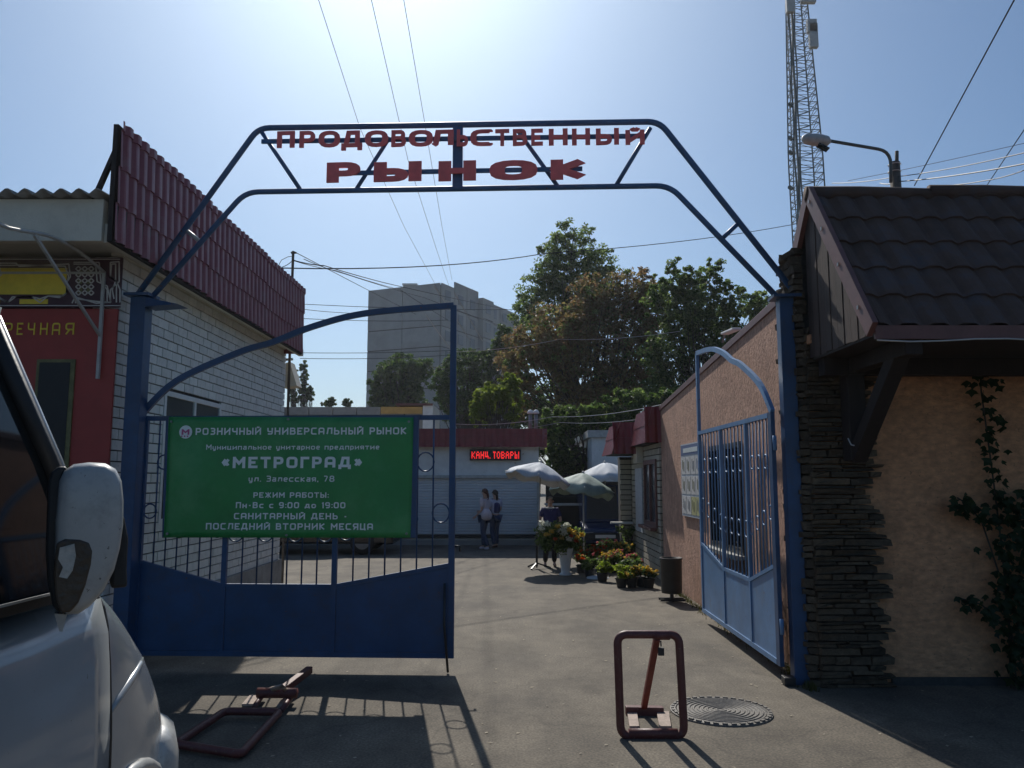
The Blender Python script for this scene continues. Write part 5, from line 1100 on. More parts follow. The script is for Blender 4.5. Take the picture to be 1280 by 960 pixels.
for x_ in (-.45, .45):
    b = MB(); b.box(VX+x_-.25, VX+x_+.25, .75, 1.25, 1.0, 1.25); b.box(VX+x_-.24, VX+x_+.24, .62, .78, 1.1, 1.95); b.build('seat', M['seat'], vn, bevel=.05)
b = MB(); b.tube([(VX-.42+.19*math.cos(q*.4), 1.72+.06*math.sin(q*.4), 1.62+.17*math.sin(q*.4)) for q in range(16)], .014, 6, closed=True); b.build('steering_wheel', M['rubber'], vn)
yp = MB(); pp_ = [P(u, v, 1.98+.0*u) for u, v in ((-20, 645), (34, 641), (26, 600), (10, 590), (-20, 592))]; pp_ = [p+Vector((-.12, .1, -.0)) for p in pp_]; yp.add(pp_+[p+Vector((0, .01, 0)) for p in pp_], [(0, 1, 2, 3, 4), (9, 8, 7, 6, 5)]); tag(yp.build('yellow_piece', M['yellow']), 'flat yellow piece behind the van side window', 'card')  # yellow patch in the side window, built as a flat piece
# folded mirror
MPn = Plane((-1.106, 1.78), (-.886, 1.897))
out_ = [(74, 600), (80, 588), (92, 580), (112, 577.5), (132, 579), (145, 586), (152, 600), (154.5, 625), (154, 655), (150, 685), (143, 712), (130, 738), (113, 757), (98, 767), (84, 768), (74, 758), (69, 735), (68, 700), (69, 650)]
q = [MPn.px(u, v) for u, v in out_]; cx_ = sum(p[0] for p in q)/len(q); cz_ = sum(p[1] for p in q)/len(q)
lay = [(-.115, .95), (-.10, .99), (-.02, 1.0), (.015, .99), (.030, .965), (.040, .92), (.046, .84), (.050, .6), (.052, .3)]; b = MB(); n = len(q)
b.add([MPn.at(cx_+(a-cx_)*s_, cz_+(z-cz_)*s_, o) for o, s_ in lay for a, z in q], [(i*n+k, i*n+(k+1) % n, (i+1)*n+(k+1) % n, (i+1)*n+k) for i in range(len(lay)-1) for k in range(n)]+[tuple(range(n)), tuple(range((len(lay)-1)*n, len(lay)*n))[::-1]])
mo = b.build('side_mirror', M['mirrorpaint'], vn, smooth=True)
b = MB(); rm = [MPn.px(u, v) for u, v in ((60, 602), (64, 590), (73, 583), (84, 583), (78, 600), (75, 650), (74, 700), (76, 735), (84, 764), (76, 768), (66, 757), (60, 730), (57, 690))]
b.prism(rm, lambda a, z: MPn.at(a, z, -.13), lambda a, z: MPn.at(a, z, .012)); b.build('mirror_rim', M['rubber'], mo, bevel=.006)
b = MB(); ind = [MPn.px(u, v, .03) for u, v in ((71, 678), (82, 673), (100, 673), (112, 677), (116, 688), (114, 705), (107, 730), (98, 752), (88, 764), (76, 764), (70, 750), (67, 715))]
b.prism(ind, lambda a, z: MPn.at(a, z, .020), lambda a, z: MPn.at(a, z, .054)); b.build('indicator_lens', M['amber'], mo, bevel=.005)
b = MB(); ind = [MPn.px(u, v, .04) for u, v in ((75, 684), (93, 679), (95, 694), (91, 712), (84, 722), (74, 720), (79, 708), (73, 698))]
b.prism(ind, lambda a, z: MPn.at(a, z, .05), lambda a, z: MPn.at(a, z, .060)); b.build('broken_reflector', M['bulb'], mo)
b = MB(); arm = [MPn.px(u, v, -.05) for u, v in ((138, 735), (139, 690), (148, 640), (155, 645), (160, 672), (158, 712), (159, 733))]
b.prism(arm, lambda a, z: MPn.at(a, z, -.16), lambda a, z: MPn.at(a, z, -.03)); b.build('mirror_arm', M['rubber'], mo, bevel=.008)
b = MB(); ind = [MPn.px(u, v, .0) for u, v in ((68, 767), (84, 768), (78, 790), (74, 789))]; b.prism(ind, lambda a, z: MPn.at(a, z, -.05), lambda a, z: MPn.at(a, z, -.0)); b.build('mirror_foot', M['mirrorpaint'], mo)

# ================================================================ PARKING BARRIERS, MANHOLE
def rail(mb, pts, r): mb.tube(pts, r, 10)
pbn = thing('parking_barrier', 'upright maroon tubular parking barrier loop with hanging padlock in the entrance', 'parking barrier', (1.02, 6.2, 0), 'fold-down parking barriers')
yb = 6.04
def BP(u, v, Y=yb): return P(u, v, Y)
lp = loop_path([BP(776, 920)+Vector((0, 0, .0)), BP(771.5, 793), BP(848.5, 793), BP(855.5, 920)], .075, 6)
b = MB(); b.tube(lp, .030, 12, closed=True); b.build('loop', M['barrier'], pbn, smooth=True)
p0, p1 = BP(786, 917), BP(847, 917); 
b = MB(); b.tube([p0, p1], .036, 12); b.build('hinge_sleeve', M['barrier'], pbn, smooth=True)
b = MB(); b.tube([BP(817, 794), BP(837, 794)], .034, 12); b.build('top_sleeve', M['barrier'], pbn, smooth=True)
rb0, rb1 = P(782, 888, 6.62), P(829, 889, 6.62)
b = MB(); b.bar(rb0, rb1, .07, .07); b.build('rear_bar', M['barrier'], pbn, bevel=.006)
b = MB(); b.bar(BP(821, 798), P(805, 884, 6.60), .045, .045, up=(0, 1, 0)); b.build('prop_strut', M['barrier_red'], pbn, bevel=.005)
for u0, u1 in ((785, 798), (822, 838)):
    a = G(u0+2, 912); c = G(u1+1, 912); d_ = G(u1-2, 893); e_ = G(u0-1, 893); z0 = .006
    b = MB(); b.hexa([Vector((v.x, v.y, z0)) for v in (a, c, d_, e_)], [Vector((v.x, v.y, z0+.02)) for v in (a, c, d_, e_)]); b.build('ground_plate', M['plate'], pbn)
b = MB(); lk = BP(826, 806); b.tube([lk+Vector((0, 0, .03)), lk+Vector((.0, -.01, -.01))], .006, 6); b.box(lk.x-.022, lk.x+.022, lk.y-.016, lk.y+.01, lk.z-.075, lk.z-.02); b.build('padlock', M['blackmetal'], pbn, bevel=.004)
fb = thing('parking_barrier', 'folded-down maroon parking barrier lying flat in the shadow of the gate', 'parking barrier', (-2.1, 6.5, 0), 'fold-down parking barriers')
def GZ(u, v, z): return G(u, v, z)
lp = loop_path([GZ(220, 930, .04), GZ(301, 943, .04), GZ(350, 890, .06), GZ(281, 889, .06)], .06, 5)
b = MB(); b.tube(lp, .030, 12, closed=True); b.build('loop', M['barrier'], fb, smooth=True)
h0, h1 = GZ(322, 866, .10), GZ(371, 866.5, .10); b = MB(); b.tube([h0, h1], .042, 12); b.build('hinge_sleeve', M['barrier'], fb, smooth=True)
b = MB(); b.bar(GZ(350, 865, .10), GZ(387, 837, .14), .06, .06); b.build('prop_strut', M['barrier'], fb, bevel=.006)
for (a, c, d_, e_) in (((302, 883), (316, 883), (325, 872), (312, 872)), ((346, 885), (359, 885), (367, 873), (355, 873))):
    b = MB(); q = [G(*k, .006) for k in (a, c, d_, e_)]; b.hexa(q, [v+Vector((0, 0, .02)) for v in q]); b.build('ground_plate', M['plate'], fb)
b = MB(); b.tube([GZ(330, 866, .06), GZ(318, 884, .05)], .022, 8); b.tube([GZ(366, 868, .06), GZ(352, 888, .05)], .022, 8); b.build('side_lugs', M['barrier'], fb, smooth=True)
b = MB(); b.tube([GZ(338, 862, .12), GZ(352, 858, .20), GZ(358, 863, .12)], .02, 8); b.build('pivot_ear', M['plate'], fb, smooth=True)
mh = thing('manhole_cover', 'round cast iron manhole cover with ribs set in the asphalt beside the barrier', 'manhole cover', (1.68, 6.70, 0))
b = MB(); b.lathe([(.405, .001), (.402, .012), (.36, .016), (.352, .006)], (1.68, 6.70, 0), 48); b.build('frame_ring', M['iron'], mh, smooth=False)
prof = [(.350, .006), (.348, .013)]
for k in range(9): r_ = .335-k*.036; prof += [(r_, .013), (r_-.006, .020), (r_-.016, .020), (r_-.022, .013)]
prof += [(0.0, .014)]; b = MB(); b.lathe(prof, (1.68, 6.70, 0), 48); b.build('lid', M['iron'], mh)
b = MB()
for k in range(36): a = k*math.tau/36; c_ = Vector((1.68+.382*math.cos(a), 6.70+.382*math.sin(a), .018)); t_ = Vector((-math.sin(a), math.cos(a), 0)); b.bar(c_-t_*.02, c_+t_*.02, .022, .010)
b.build('rim_studs', M['iron'], mh, kind='stuff')
# ================================================================ LITTER BIN
bnp = G(840, 752); lbn = thing('litter_bin', 'black cylindrical litter bin on a short stand by the pink wall', 'litter bin', (bnp.x, bnp.y, 0))
k_ = bnp.y/1000; b = MB(); r0 = 13*k_; zt = P(840, 697, bnp.y).z; zb2 = P(840, 741, bnp.y).z
b.lathe([(0, zb2), (r0*.93, zb2), (r0*.97, zb2+.05), (r0, zt-.03), (r0*1.06, zt-.02), (r0*1.06, zt), (r0*.95, zt), (r0*.9, zb2+.03), (0, zb2+.03)], (bnp.x, bnp.y, 0), 28); b.build('drum', M['blackmetal'], lbn, smooth=True)
b = MB(); b.tube([(bnp.x, bnp.y, 0.02), (bnp.x, bnp.y, zb2)], .03, 8); b.build('post', M['blackmetal'], lbn)
for dy in (-.09, .07): b = MB(); b.bar((bnp.x-.19, bnp.y+dy, .035), (bnp.x+.19, bnp.y+dy, .035), .035, .035); b.build('foot_bar', M['blackmetal'], lbn)
b = MB(); b.bar((bnp.x, bnp.y-.1, .02), (bnp.x, bnp.y+.08, .02), .03, .02); b.build('cross_foot', M['blackmetal'], lbn)
b = MB(); b.tube([(bnp.x-r0*1.03, bnp.y, zt-.06), (bnp.x+r0*1.03, bnp.y, zt-.06)], .012, 6); b.build('pivot', M['blackmetal'], lbn)
# ================================================================ UMBRELLAS
def umbrella(label, base, top, r, depth, tilt, m, droop=.05, base_tripod=True, grp='market umbrellas'):
    t = thing('market_umbrella', label, 'umbrella', (base.x, base.y, 0), grp)
    b = MB(); b.tube([base+Vector((0, 0, .02)), top], .018, 8); b.build('pole', M['frame'], t, smooth=True)
    if base_tripod:
        for a in (0.2, 2.2, 4.3): b = MB(); b.bar(base+Vector((0, 0, .12)), base+Vector((.30*math.cos(a), .30*math.sin(a), .02)), .03); b.build('foot', M['blackmetal'], t)
        b = MB(); b.tube([base+Vector((0, 0, .05)), base+Vector((0, 0, .75))], .024, 8); b.build('sleeve', M['blackmetal'], t)
    ax = Matrix.Rotation(tilt[0], 4, 'X') @ Matrix.Rotation(tilt[1], 4, 'Y'); n, mrings = 48, 8; b = MB(); vs = []
    for j in range(mrings+1):
        f = j/mrings
        for k in range(n):
            a = k*math.tau/n; seg = abs(math.sin(a*4)); rr = r*f*(1-.05*seg*f); z = -depth*(f**1.25)*1.05-.07*(1-seg)*f*f*0-.06*seg*f*f+.014*math.sin(a*11+f*7)*f
            if j == mrings: z -= droop*(1+.5*math.sin(a*3)); rr *= .99
            vs.append(ax @ Vector((rr*math.cos(a), rr*math.sin(a), z))+top)
    b.add(vs, [(j*n+k, j*n+(k+1) % n, (j+1)*n+(k+1) % n, (j+1)*n+k) for j in range(mrings) for k in range(n)]); b.build('canopy', M[m], t, smooth=True, solid=.004)
    for k in range(8):
        a = k*math.tau/8; b = MB(); b.tube([ax @ Vector((r*f*math.cos(a), r*f*math.sin(a), -depth*(f**1.25)*1.05-.03))+top for f in (0, .35, .7, 1)], .007, 5); b.build('rib', M['frame'], t)
    b = MB(); b.lathe([(.0, .05), (.03, .03), (.03, -.02), (0, -.03)], top, 8); b.build('finial', M['frame'], t); return t
umbrella('pale tilted umbrella above the standing flower seller', G(671, 711), P(676, 578, 17.4), .72, .30, (R(-6), R(12)), 'umb')
b2 = G(729, 702); umbrella('sagging faded green umbrella right beside the pale tilted one', Vector((P(729, 600, 18.6).x, 18.6, 0)), P(729, 591, 18.6), .76, .34, (R(-4), R(6)), 'umbgreen', .10, False)
umbrella('pale umbrella farthest back, half hidden behind the green one', Vector((P(757, 600, 21).x, 21, 0)), P(756, 578, 21), .85, .34, (R(0), R(-4)), 'umb', .06, False)
# ================================================================ PEOPLE
def skinmesh(name, joints, edges, m, parent, fn, sub=1, label=None):
    me = bpy.data.meshes.new(name); me.from_pydata([fn(j[0]) for j in joints], edges, []); o = bpy.data.objects.new(name, me); COL.objects.link(o)
    md = o.modifiers.new('skin', 'SKIN'); md.use_smooth_shade = True; ms_ = o.modifiers.new('sub', 'SUBSURF'); ms_.levels = ms_.render_levels = sub
    lay = me.skin_vertices[0].data if me.skin_vertices else None
    if lay is None:
        bm = __import__('bmesh').new(); bm.from_mesh(me); bm.verts.layers.skin.verify(); bm.to_mesh(me); bm.free(); lay = me.skin_vertices[0].data
    for i, j in enumerate(joints): r_ = j[1]; lay[i].radius = (r_, r_) if not isinstance(r_, tuple) else r_; lay[i].use_root = (i == 0)
    bpy.context.view_layer.update(); dg = bpy.context.evaluated_depsgraph_get(); m2 = bpy.data.meshes.new_from_object(o.evaluated_get(dg)); m2.name = name
    bpy.data.objects.remove(o); m2.materials.clear(); m2.materials.append(m); m2.polygons.foreach_set('use_smooth', [True]*len(m2.polygons))
    oo = bpy.data.objects.new(name, m2); COL.objects.link(oo); oo.parent = parent; ORG[oo.name] = Vector((0, 0, 0))
    if label: oo['label'] = label
    return oo
def person(label, base, h, facing, pose, mats, hair='short', sleeves='short', skirt=False):
    """local frame: +y forward, +x the person's right side flipped; pose: joint overrides"""
    t = thing('person', label, 'person', tuple(base), rz=facing); s = h/1.75
    J = dict(pel=(0, 0, .95), wai=(0, 0, 1.10), che=(0, .0, 1.30), nec=(0, -.01, 1.48), hb=(0, .005, 1.54), hc=(0, .015, 1.64), ht=(0, .01, 1.71))
    for sgn, q in ((1, 'r'), (-1, 'l')):
        J['hip'+q] = (sgn*.09, 0, .90); J['kne'+q] = (sgn*.10, .02, .50); J['ank'+q] = (sgn*.10, -.02, .09); J['toe'+q] = (sgn*.12, .13, .03)
        J['sho'+q] = (sgn*.185, 0, 1.42); J['elb'+q] = (sgn*.24, -.02, 1.14); J['wri'+q] = (sgn*.25, .05, .90)
    J.update(pose)
    fn = lambda p: (p[0]*s, p[1]*s, p[2]*s); rad = dict(pel=(.15, .11), wai=(.125, .095), che=(.145, .105), nec=.055, hb=.06, hc=(.078, .092), ht=(.055, .06), hip=.085, kne=.055, ank=.038, toe=.032, sho=.055, elb=.038, wri=.024)
    if pose.get('_stout'): rad['wai'] = (.17, .14); rad['pel'] = (.165, .13); rad['che'] = (.17, .125)
    def rr(k, e=0):
        r_ = rad[k] if k in rad else rad[k[:-1]]; return tuple((x+e)*s for x in r_) if isinstance(r_, tuple) else (r_+e)*s
    keys = ['pel', 'wai', 'che', 'nec', 'hb', 'hc', 'ht']+[a+q for q in 'rl' for a in ('hip', 'kne', 'ank', 'toe', 'sho', 'elb', 'wri')]
    E_ = [('pel', 'wai'), ('wai', 'che'), ('che', 'nec'), ('nec', 'hb'), ('hb', 'hc'), ('hc', 'ht')]+[(a+q if a not in ('pel', 'che') else a, b_+q) for q in 'rl' for a, b_ in (('pel', 'hip'), ('hip', 'kne'), ('kne', 'ank'), ('ank', 'toe'), ('che', 'sho'), ('sho', 'elb'), ('elb', 'wri'))]
    joints = [(J[k], rr(k)) for k in keys]; ed = [(keys.index(a), keys.index(b_)) for a, b_ in E_]
    for q in 'rl':   # palm, four bent fingers, thumb
        w_ = Vector(J['wri'+q]); d_ = (w_-Vector(J['elb'+q])).normalized(); sd = d_.cross(Vector((1, 0, 0)) if abs(d_.x) < .8 else Vector((0, 0, 1))).normalized(); pn = d_.cross(sd)
        pi_ = len(joints); joints.append((tuple(w_+d_*.05), .024*s)); ed.append((keys.index('wri'+q), pi_)); 
        for k in range(4):
            a = w_+d_*.085+sd*(.024*(k-1.5)*.8); c_ = a+d_*(.035-.004*abs(k-1.5))+pn*.006; e_ = c_+d_*.026+pn*.018
            joints += [(tuple(a), .0095*s), (tuple(c_), .0085*s), (tuple(e_), .007*s)]; n_ = len(joints); ed += [(pi_, n_-3), (n_-3, n_-2), (n_-2, n_-1)]
        a = w_+d_*.04+sd*.032; c_ = a+d_*.03+sd*.012; joints += [(tuple(a), .011*s), (tuple(c_), .009*s)]; n_ = len(joints); ed += [(pi_, n_-2), (n_-2, n_-1)]
    body = skinmesh('body', joints, ed, M['skin'], t, fn, 1)
    # face
    hc = Vector(J['hc']); b = MB(); 
    b.add([fn(hc+Vector(v)) for v in ((0, .118, -.03), (-.014, .085, -.03), (.014, .085, -.03), (0, .088, .02))], [(0, 1, 3), (0, 3, 2), (0, 2, 1)]); b.build('nose', M['skin'], t, local=True)
    b = MB(); 
    for sg_ in (-1, 1): c_ = hc+Vector((sg_*.03, .088, .015)); b.box(*[k*s for k in (c_.x-.011, c_.x+.011, c_.y-.008, c_.y+.004, c_.z-.004, c_.z+.005)])
    b.build('eyes', M['dark'], t, local=True)
    b = MB(); c_ = hc+Vector((0, .083, -.062)); b.box(*[k*s for k in (c_.x-.022, c_.x+.022, c_.y-.008, c_.y+.004, c_.z-.004, c_.z+.004)]); b.build('mouth', M['hairbrown'], t, local=True)
    for sg_ in (-1, 1): b = MB(); c_ = hc+Vector((sg_*.082, .0, -.01)); b.tube([fn(c_+Vector((0, 0, -.025))), fn(c_+Vector((sg_*.008, -.005, .0))), fn(c_+Vector((0, 0, .022)))], [.006, .014, .008], 6); b.build('ear', M['skin'], t, local=True, smooth=True)
    # hair
    b = MB(); n = 16; vs = []; ms_ = 7; lim = {'short': 1.35, 'bald': 1.0, 'long': 1.9}[hair]
    for j in range(ms_+1):
        for k in range(n):
            a = k*math.tau/n; back = .5-.5*math.sin(a); ph_ = (j/ms_)*(lim*(.62+.55*back)); r_ = .098+.008*math.sin(a*5+j)
            vs.append(fn(hc+Vector((r_*.92*math.sin(ph_)*math.cos(a), r_*1.05*math.sin(ph_)*math.sin(a)-.012, r_*1.05*math.cos(ph_)+.008))))
    b.add(vs, [(j*n+k, j*n+(k+1) % n, (j+1)*n+(k+1) % n, (j+1)*n+k) for j in range(ms_) for k in range(n)]); b.build('hair', M[mats['hair']], t, local=True, smooth=True)
    if hair == 'long': skinmesh('ponytail', [((hc+Vector((0, -.08, .02))), .035*s), ((hc+Vector((0, -.12, -.08))), .04*s), ((hc+Vector((0, -.11, -.22))), .02*s)], [(0, 1), (1, 2)], M[mats['hair']], t, lambda p: (p[0]*s, p[1]*s, p[2]*s), 1)
    # clothes
    sh_ = [('pel', .018), ('wai', .02), ('che', .02), ('nec', .012)]+[(a+q, e) for q in 'rl' for a, e in (('sho', .028), ('elb', .026))]
    pos = {k: J[k] for k, _ in sh_}
    for q in 'rl':
        if sleeves == 'short': pos['elb'+q] = tuple(Vector(J['sho'+q]).lerp(Vector(J['elb'+q]), .75))
    pos['pel'] = (J['pel'][0], J['pel'][1], J['pel'][2]-.0); pos['nec'] = tuple(Vector(J['che']).lerp(Vector(J['nec']), .7))
    kk = [k for k, _ in sh_]; skinmesh('shirt', [(pos[k], rr(k, e)) for k, e in sh_], [(kk.index(a), kk.index(b_)) for a, b_ in (('pel', 'wai'), ('wai', 'che'), ('che', 'nec'), ('che', 'shor'), ('shor', 'elbr'), ('che', 'shol'), ('shol', 'elbl'))], M[mats['top']], t, fn, 1)
    tr_ = [('pel', .012)]+[(a+q, e) for q in 'rl' for a, e in (('hip', .015), ('kne', .022), ('ank', .03))]; kk = [k for k, _ in tr_]
    pos = {k: J[k] for k in kk}; pos['pel'] = (J['pel'][0], J['pel'][1], J['pel'][2]-.02)
    skinmesh('trousers', [(pos[k], rr(k, e)) for k, e in tr_], [(kk.index(a), kk.index(b_)) for a, b_ in (('pel', 'hipr'), ('hipr', 'kner'), ('kner', 'ankr'), ('pel', 'hipl'), ('hipl', 'knel'), ('knel', 'ankl'))], M[mats['bottom']], t, fn, 1)
    for q in 'rl':
        an, to = Vector(J['ank'+q]), Vector(J['toe'+q]); skinmesh('shoe', [(an+Vector((0, -.03, -.04)), .045*s), (an.lerp(to, .5)+Vector((0, 0, -.02)), (.045*s, .04*s)), (to, (.042*s, .032*s))], [(0, 1), (1, 2)], M[mats['shoe']], t, lambda p: fn(p), 1)
    return t
# flower seller, leaning slightly, behind the vase
ms_base = Vector((P(688, 706, 17.6).x, 17.6, 0)); hman = P(690, 622, 17.6).z
mm_ = person('man in a navy shirt with white collar standing behind the flower bouquet', ms_base, hman*1.0+.02, math.pi, dict(_stout=1, kner=(.10, .05, .50), ankr=(.13, -.05, .09), toer=(.14, .10, .03), elbr=(.27, .05, 1.16), wrir=(.20, .20, 1.02), elbl=(-.27, .05, 1.16), wril=(-.18, .22, 1.03)), dict(hair='hairgrey', top='shirt', bottom='darktrousers', shoe='blackmetal'), 'bald')
b = MB(); s_ = hman/1.75; 
for sg_ in (-1, 1): b.add([tuple(Vector(v)*s_) for v in ((sg_*.02, .10, 1.42), (sg_*.11, .07, 1.50), (sg_*.16, .0, 1.50), (sg_*.08, .09, 1.38))], [(0, 1, 2, 3)])
b.tube([tuple(Vector((.085*math.cos(a*.5), .075*math.sin(a*.5)-.0, 1.49))*s_) for a in range(13)], .02, 6); b.build('collar', M['white'], mm_, local=True, smooth=True)
wbz = G(606, 687)
w1 = person('woman in a pale pink top and dark jeans carrying a white shoulder bag', Vector((wbz.x, wbz.y, 0)), 1.62, R(62), dict(kner=(.09, .10, .50), ankr=(.09, .10, .09), toer=(.10, .24, .03), knel=(-.09, .02, .50), ankl=(-.09, -.16, .10), toel=(-.10, -.03, .03), elbr=(.22, .02, 1.16), wrir=(.20, .24, 1.10), elbl=(-.22, -.02, 1.14), wril=(-.22, .16, .98)), dict(hair='hairbrown', top='pinktop', bottom='jeans', shoe='collar'), 'long')
bgq = thing('handbag', 'white bag hanging at the hip of the woman in pale pink', 'bag', (wbz.x+.02, wbz.y-.22, 0)); b = MB(); bx_, by_, bz_ = wbz.x+.05, wbz.y-.26, .92
b.lathe([(0, .18), (.06, .17), (.12, .10), (.15, 0), (.13, -.09), (.07, -.13), (0, -.14)], (bx_, by_, bz_), 12); b.build('pouch', M['pinktop'], bgq, smooth=True)
b = MB(); b.tube([(bx_-.05, by_, bz_+.16), (bx_+.0, by_+.08, 1.30), (bx_+.02, by_+.2, 1.36)], .01, 5); b.build('strap', M['pinktop'], bgq)
wbz2 = G(616, 685)
w2 = person('dark-haired woman in blue waistcoat over white sleeves, right of the other woman', Vector((wbz2.x+.06, wbz2.y+.05, 0)), 1.58, R(38), dict(kner=(.09, .06, .50), ankr=(.09, .03, .09), toer=(.10, .17, .03), knel=(-.09, .03, .50), ankl=(-.09, -.10, .09), toel=(-.10, .03, .03), elbr=(.22, .0, 1.16), wrir=(.20, .16, 1.02)), dict(hair='hairdark', top='collar', bottom='jeans', shoe='hairbrown'), 'long')
skinmesh('waistcoat', [((0, 0, 1.0), .150), ((0, 0, 1.12), .135), ((0, 0, 1.28), .152), ((0, 0, 1.38), .11)], [(0, 1), (1, 2), (2, 3)], M['shirt'], w2, lambda p: tuple(Vector(p)*.914), 1)
# ================================================================ FLOWERS
def plant(root, c, r, h, ml, mf, nl=260, nf=40, leaf=.035, bloom=.03, name='foliage'):
    zc = c[2]+h*.55; cs = [(c[0]+random.gauss(0, r*.4), c[1]+random.gauss(0, r*.4), zc+random.uniform(-.3, .35)*h) for _ in range(7)]
    canopy(cs, [r*.55]*7, nl//7, leaf, M[ml], root, name)
    b = MB()
    for k in range(6): a = random.random()*6.28; b.tube([(c[0], c[1], c[2]), (c[0]+r*.4*math.cos(a), c[1]+r*.4*math.sin(a), zc+.1*h)], .006, 4)
    b.build('stems', M['bark'], root)
    for mfk in (mf if isinstance(mf, (list, tuple)) else [mf]):
        if mfk:
            cf = [(x+random.gauss(0, r*.4), y-abs(random.gauss(0, r*.3)), z+h*.22+random.gauss(0, h*.10)) for x, y, z in cs for _ in range(max(1, nf//7))]
            canopy(cf, [bloom]*len(cf), 14, bloom*.75, M[mfk], root, 'blossom')
def potted(label, u, v, r, h, ml, mf, rp=.11, hp=.16, **k):
    p = G(u, v); t = thing('potted_plant', label, 'potted plant', tuple(p), 'potted flowers by the kiosk')
    b = MB(); b.lathe([(0, .004), (rp*.72, .004), (rp*.95, hp*.85), (rp*1.05, hp*.86), (rp*1.05, hp), (rp*.9, hp), (rp*.88, hp-.02), (0, hp-.02)], p, 14); b.build('pot', M['blackmetal'], t, smooth=False)
    plant(t, (p.x, p.y, hp), r, h, ml, mf, **k); return t
random.seed(5)
PL_ = [('low green potted plant at the front, leftmost by the umbrella shadow', 737, 722, .16, .18, 'leafgreen', None), ('leafy green pot with light tips at the front of the cluster, second from left', 753, 727, .17, .22, 'leafbright', None),
       ('bright green broad-leaved pot nearest the camera', 777, 734, .18, .26, 'leafbright', None), ('dark bushy pot just right of the broad-leaved one', 790, 734, .14, .22, 'leafgreen', 'flyellow'),
       ('small pot with pale yellow heads near the wall', 801, 733, .13, .2, 'leafgreen', 'flyellow'), ('last small pot at the right end against the kiosk', 811, 735, .11, .18, 'leafdark', 'flyellow'),
       ('wide pot of orange-red flowers behind the vase', 738, 712, .26, .34, 'leafgreen', 'flred'), ('second pot of red flowers, behind and right of the widest', 752, 709, .27, .40, 'leafgreen', 'flred'),
       ('pot of yellow and pink flowers in the middle of the cluster', 768, 716, .26, .36, 'leafgreen', ('flyellow', 'flpink')), ('tall pot of yellowish flowers behind the middle', 778, 708, .27, .44, 'leafgreen', 'flyellow'),
       ('pot with pink flowers close to the brick pier', 794, 722, .2, .32, 'leafgreen', 'flpink'), ('dark green pot beneath the pink flowers', 785, 726, .18, .26, 'leafdark', None), ('tall leafy green shrub in a pot against the pier', 787, 704, .22, .85, 'leafgreen', None),
       ('low pot of red and green leaves behind the vase foot', 727, 716, .16, .24, 'leafgreen', 'flred'), ('pot squeezed at the very back with dark leaves', 762, 704, .24, .4, 'leafdark', 'flpink')]
for lab, u, v, r_, h_, ml, mf in PL_: potted(lab, u, v, r_, h_*.82, ml, mf, nl=520, nf=22)
vb = G(707, 719); vs_ = thing('flower_vase', 'tall white floor vase filled with a large mixed flower bouquet', 'vase', tuple(vb))
b = MB(); b.lathe([(0, .005), (.13, .005), (.12, .03), (.085, .06), (.09, .12), (.125, .40), (.15, .50), (.155, .52), (.14, .52), (.11, .38), (0, .3)], vb, 24); b.build('vase', M['white'], vs_, smooth=True)
cb = P(700, 668, vb.y); cs = []
for k in range(34): a = random.random()*6.28; rr_ = random.random()**.5; cs.append((cb.x+.42*rr_*math.cos(a), vb.y+.3*rr_*math.sin(a), cb.z+random.uniform(-.22, .22)-.1*rr_))
cs += [(vb.x+random.gauss(0, .08), vb.y+random.gauss(0, .06), .55+random.random()*.2) for _ in range(10)]
canopy(cs, [.13]*len(cs), 60, .035, M['leafgreen'], vs_, 'foliage'); canopy(cs[:22], [.12]*22, 22, .028, M['leafdark'], vs_, 'foliage')
for mfk, sp_, rr_ in (('flyellow', [(690, 664), (697, 658), (712, 662), (718, 666), (722, 672), (702, 672), (684, 668), (727, 668)], .06), ('flwhite', [(678, 654), (676, 660), (704, 660), (706, 666), (700, 664), (711, 674), (709, 656), (684, 655)], .075), ('flred', [(720, 676), (694, 674), (714, 670)], .04)):
    canopy([tuple(P(u, v, vb.y-.28+random.random()*.1)) for u, v in sp_], [rr_]*len(sp_), 40, .03, M[mfk], vs_, 'blossom')
b = MB(); q = G(747, 723); b.lathe([(0, .05), (.1, .05), (.2, .03), (.22, .005)], q, 9); tag(b.build('plastic_bag', M['umb'], smooth=True), 'crumpled pale blue plastic bag on the ground in front of the flower pots', 'bag')
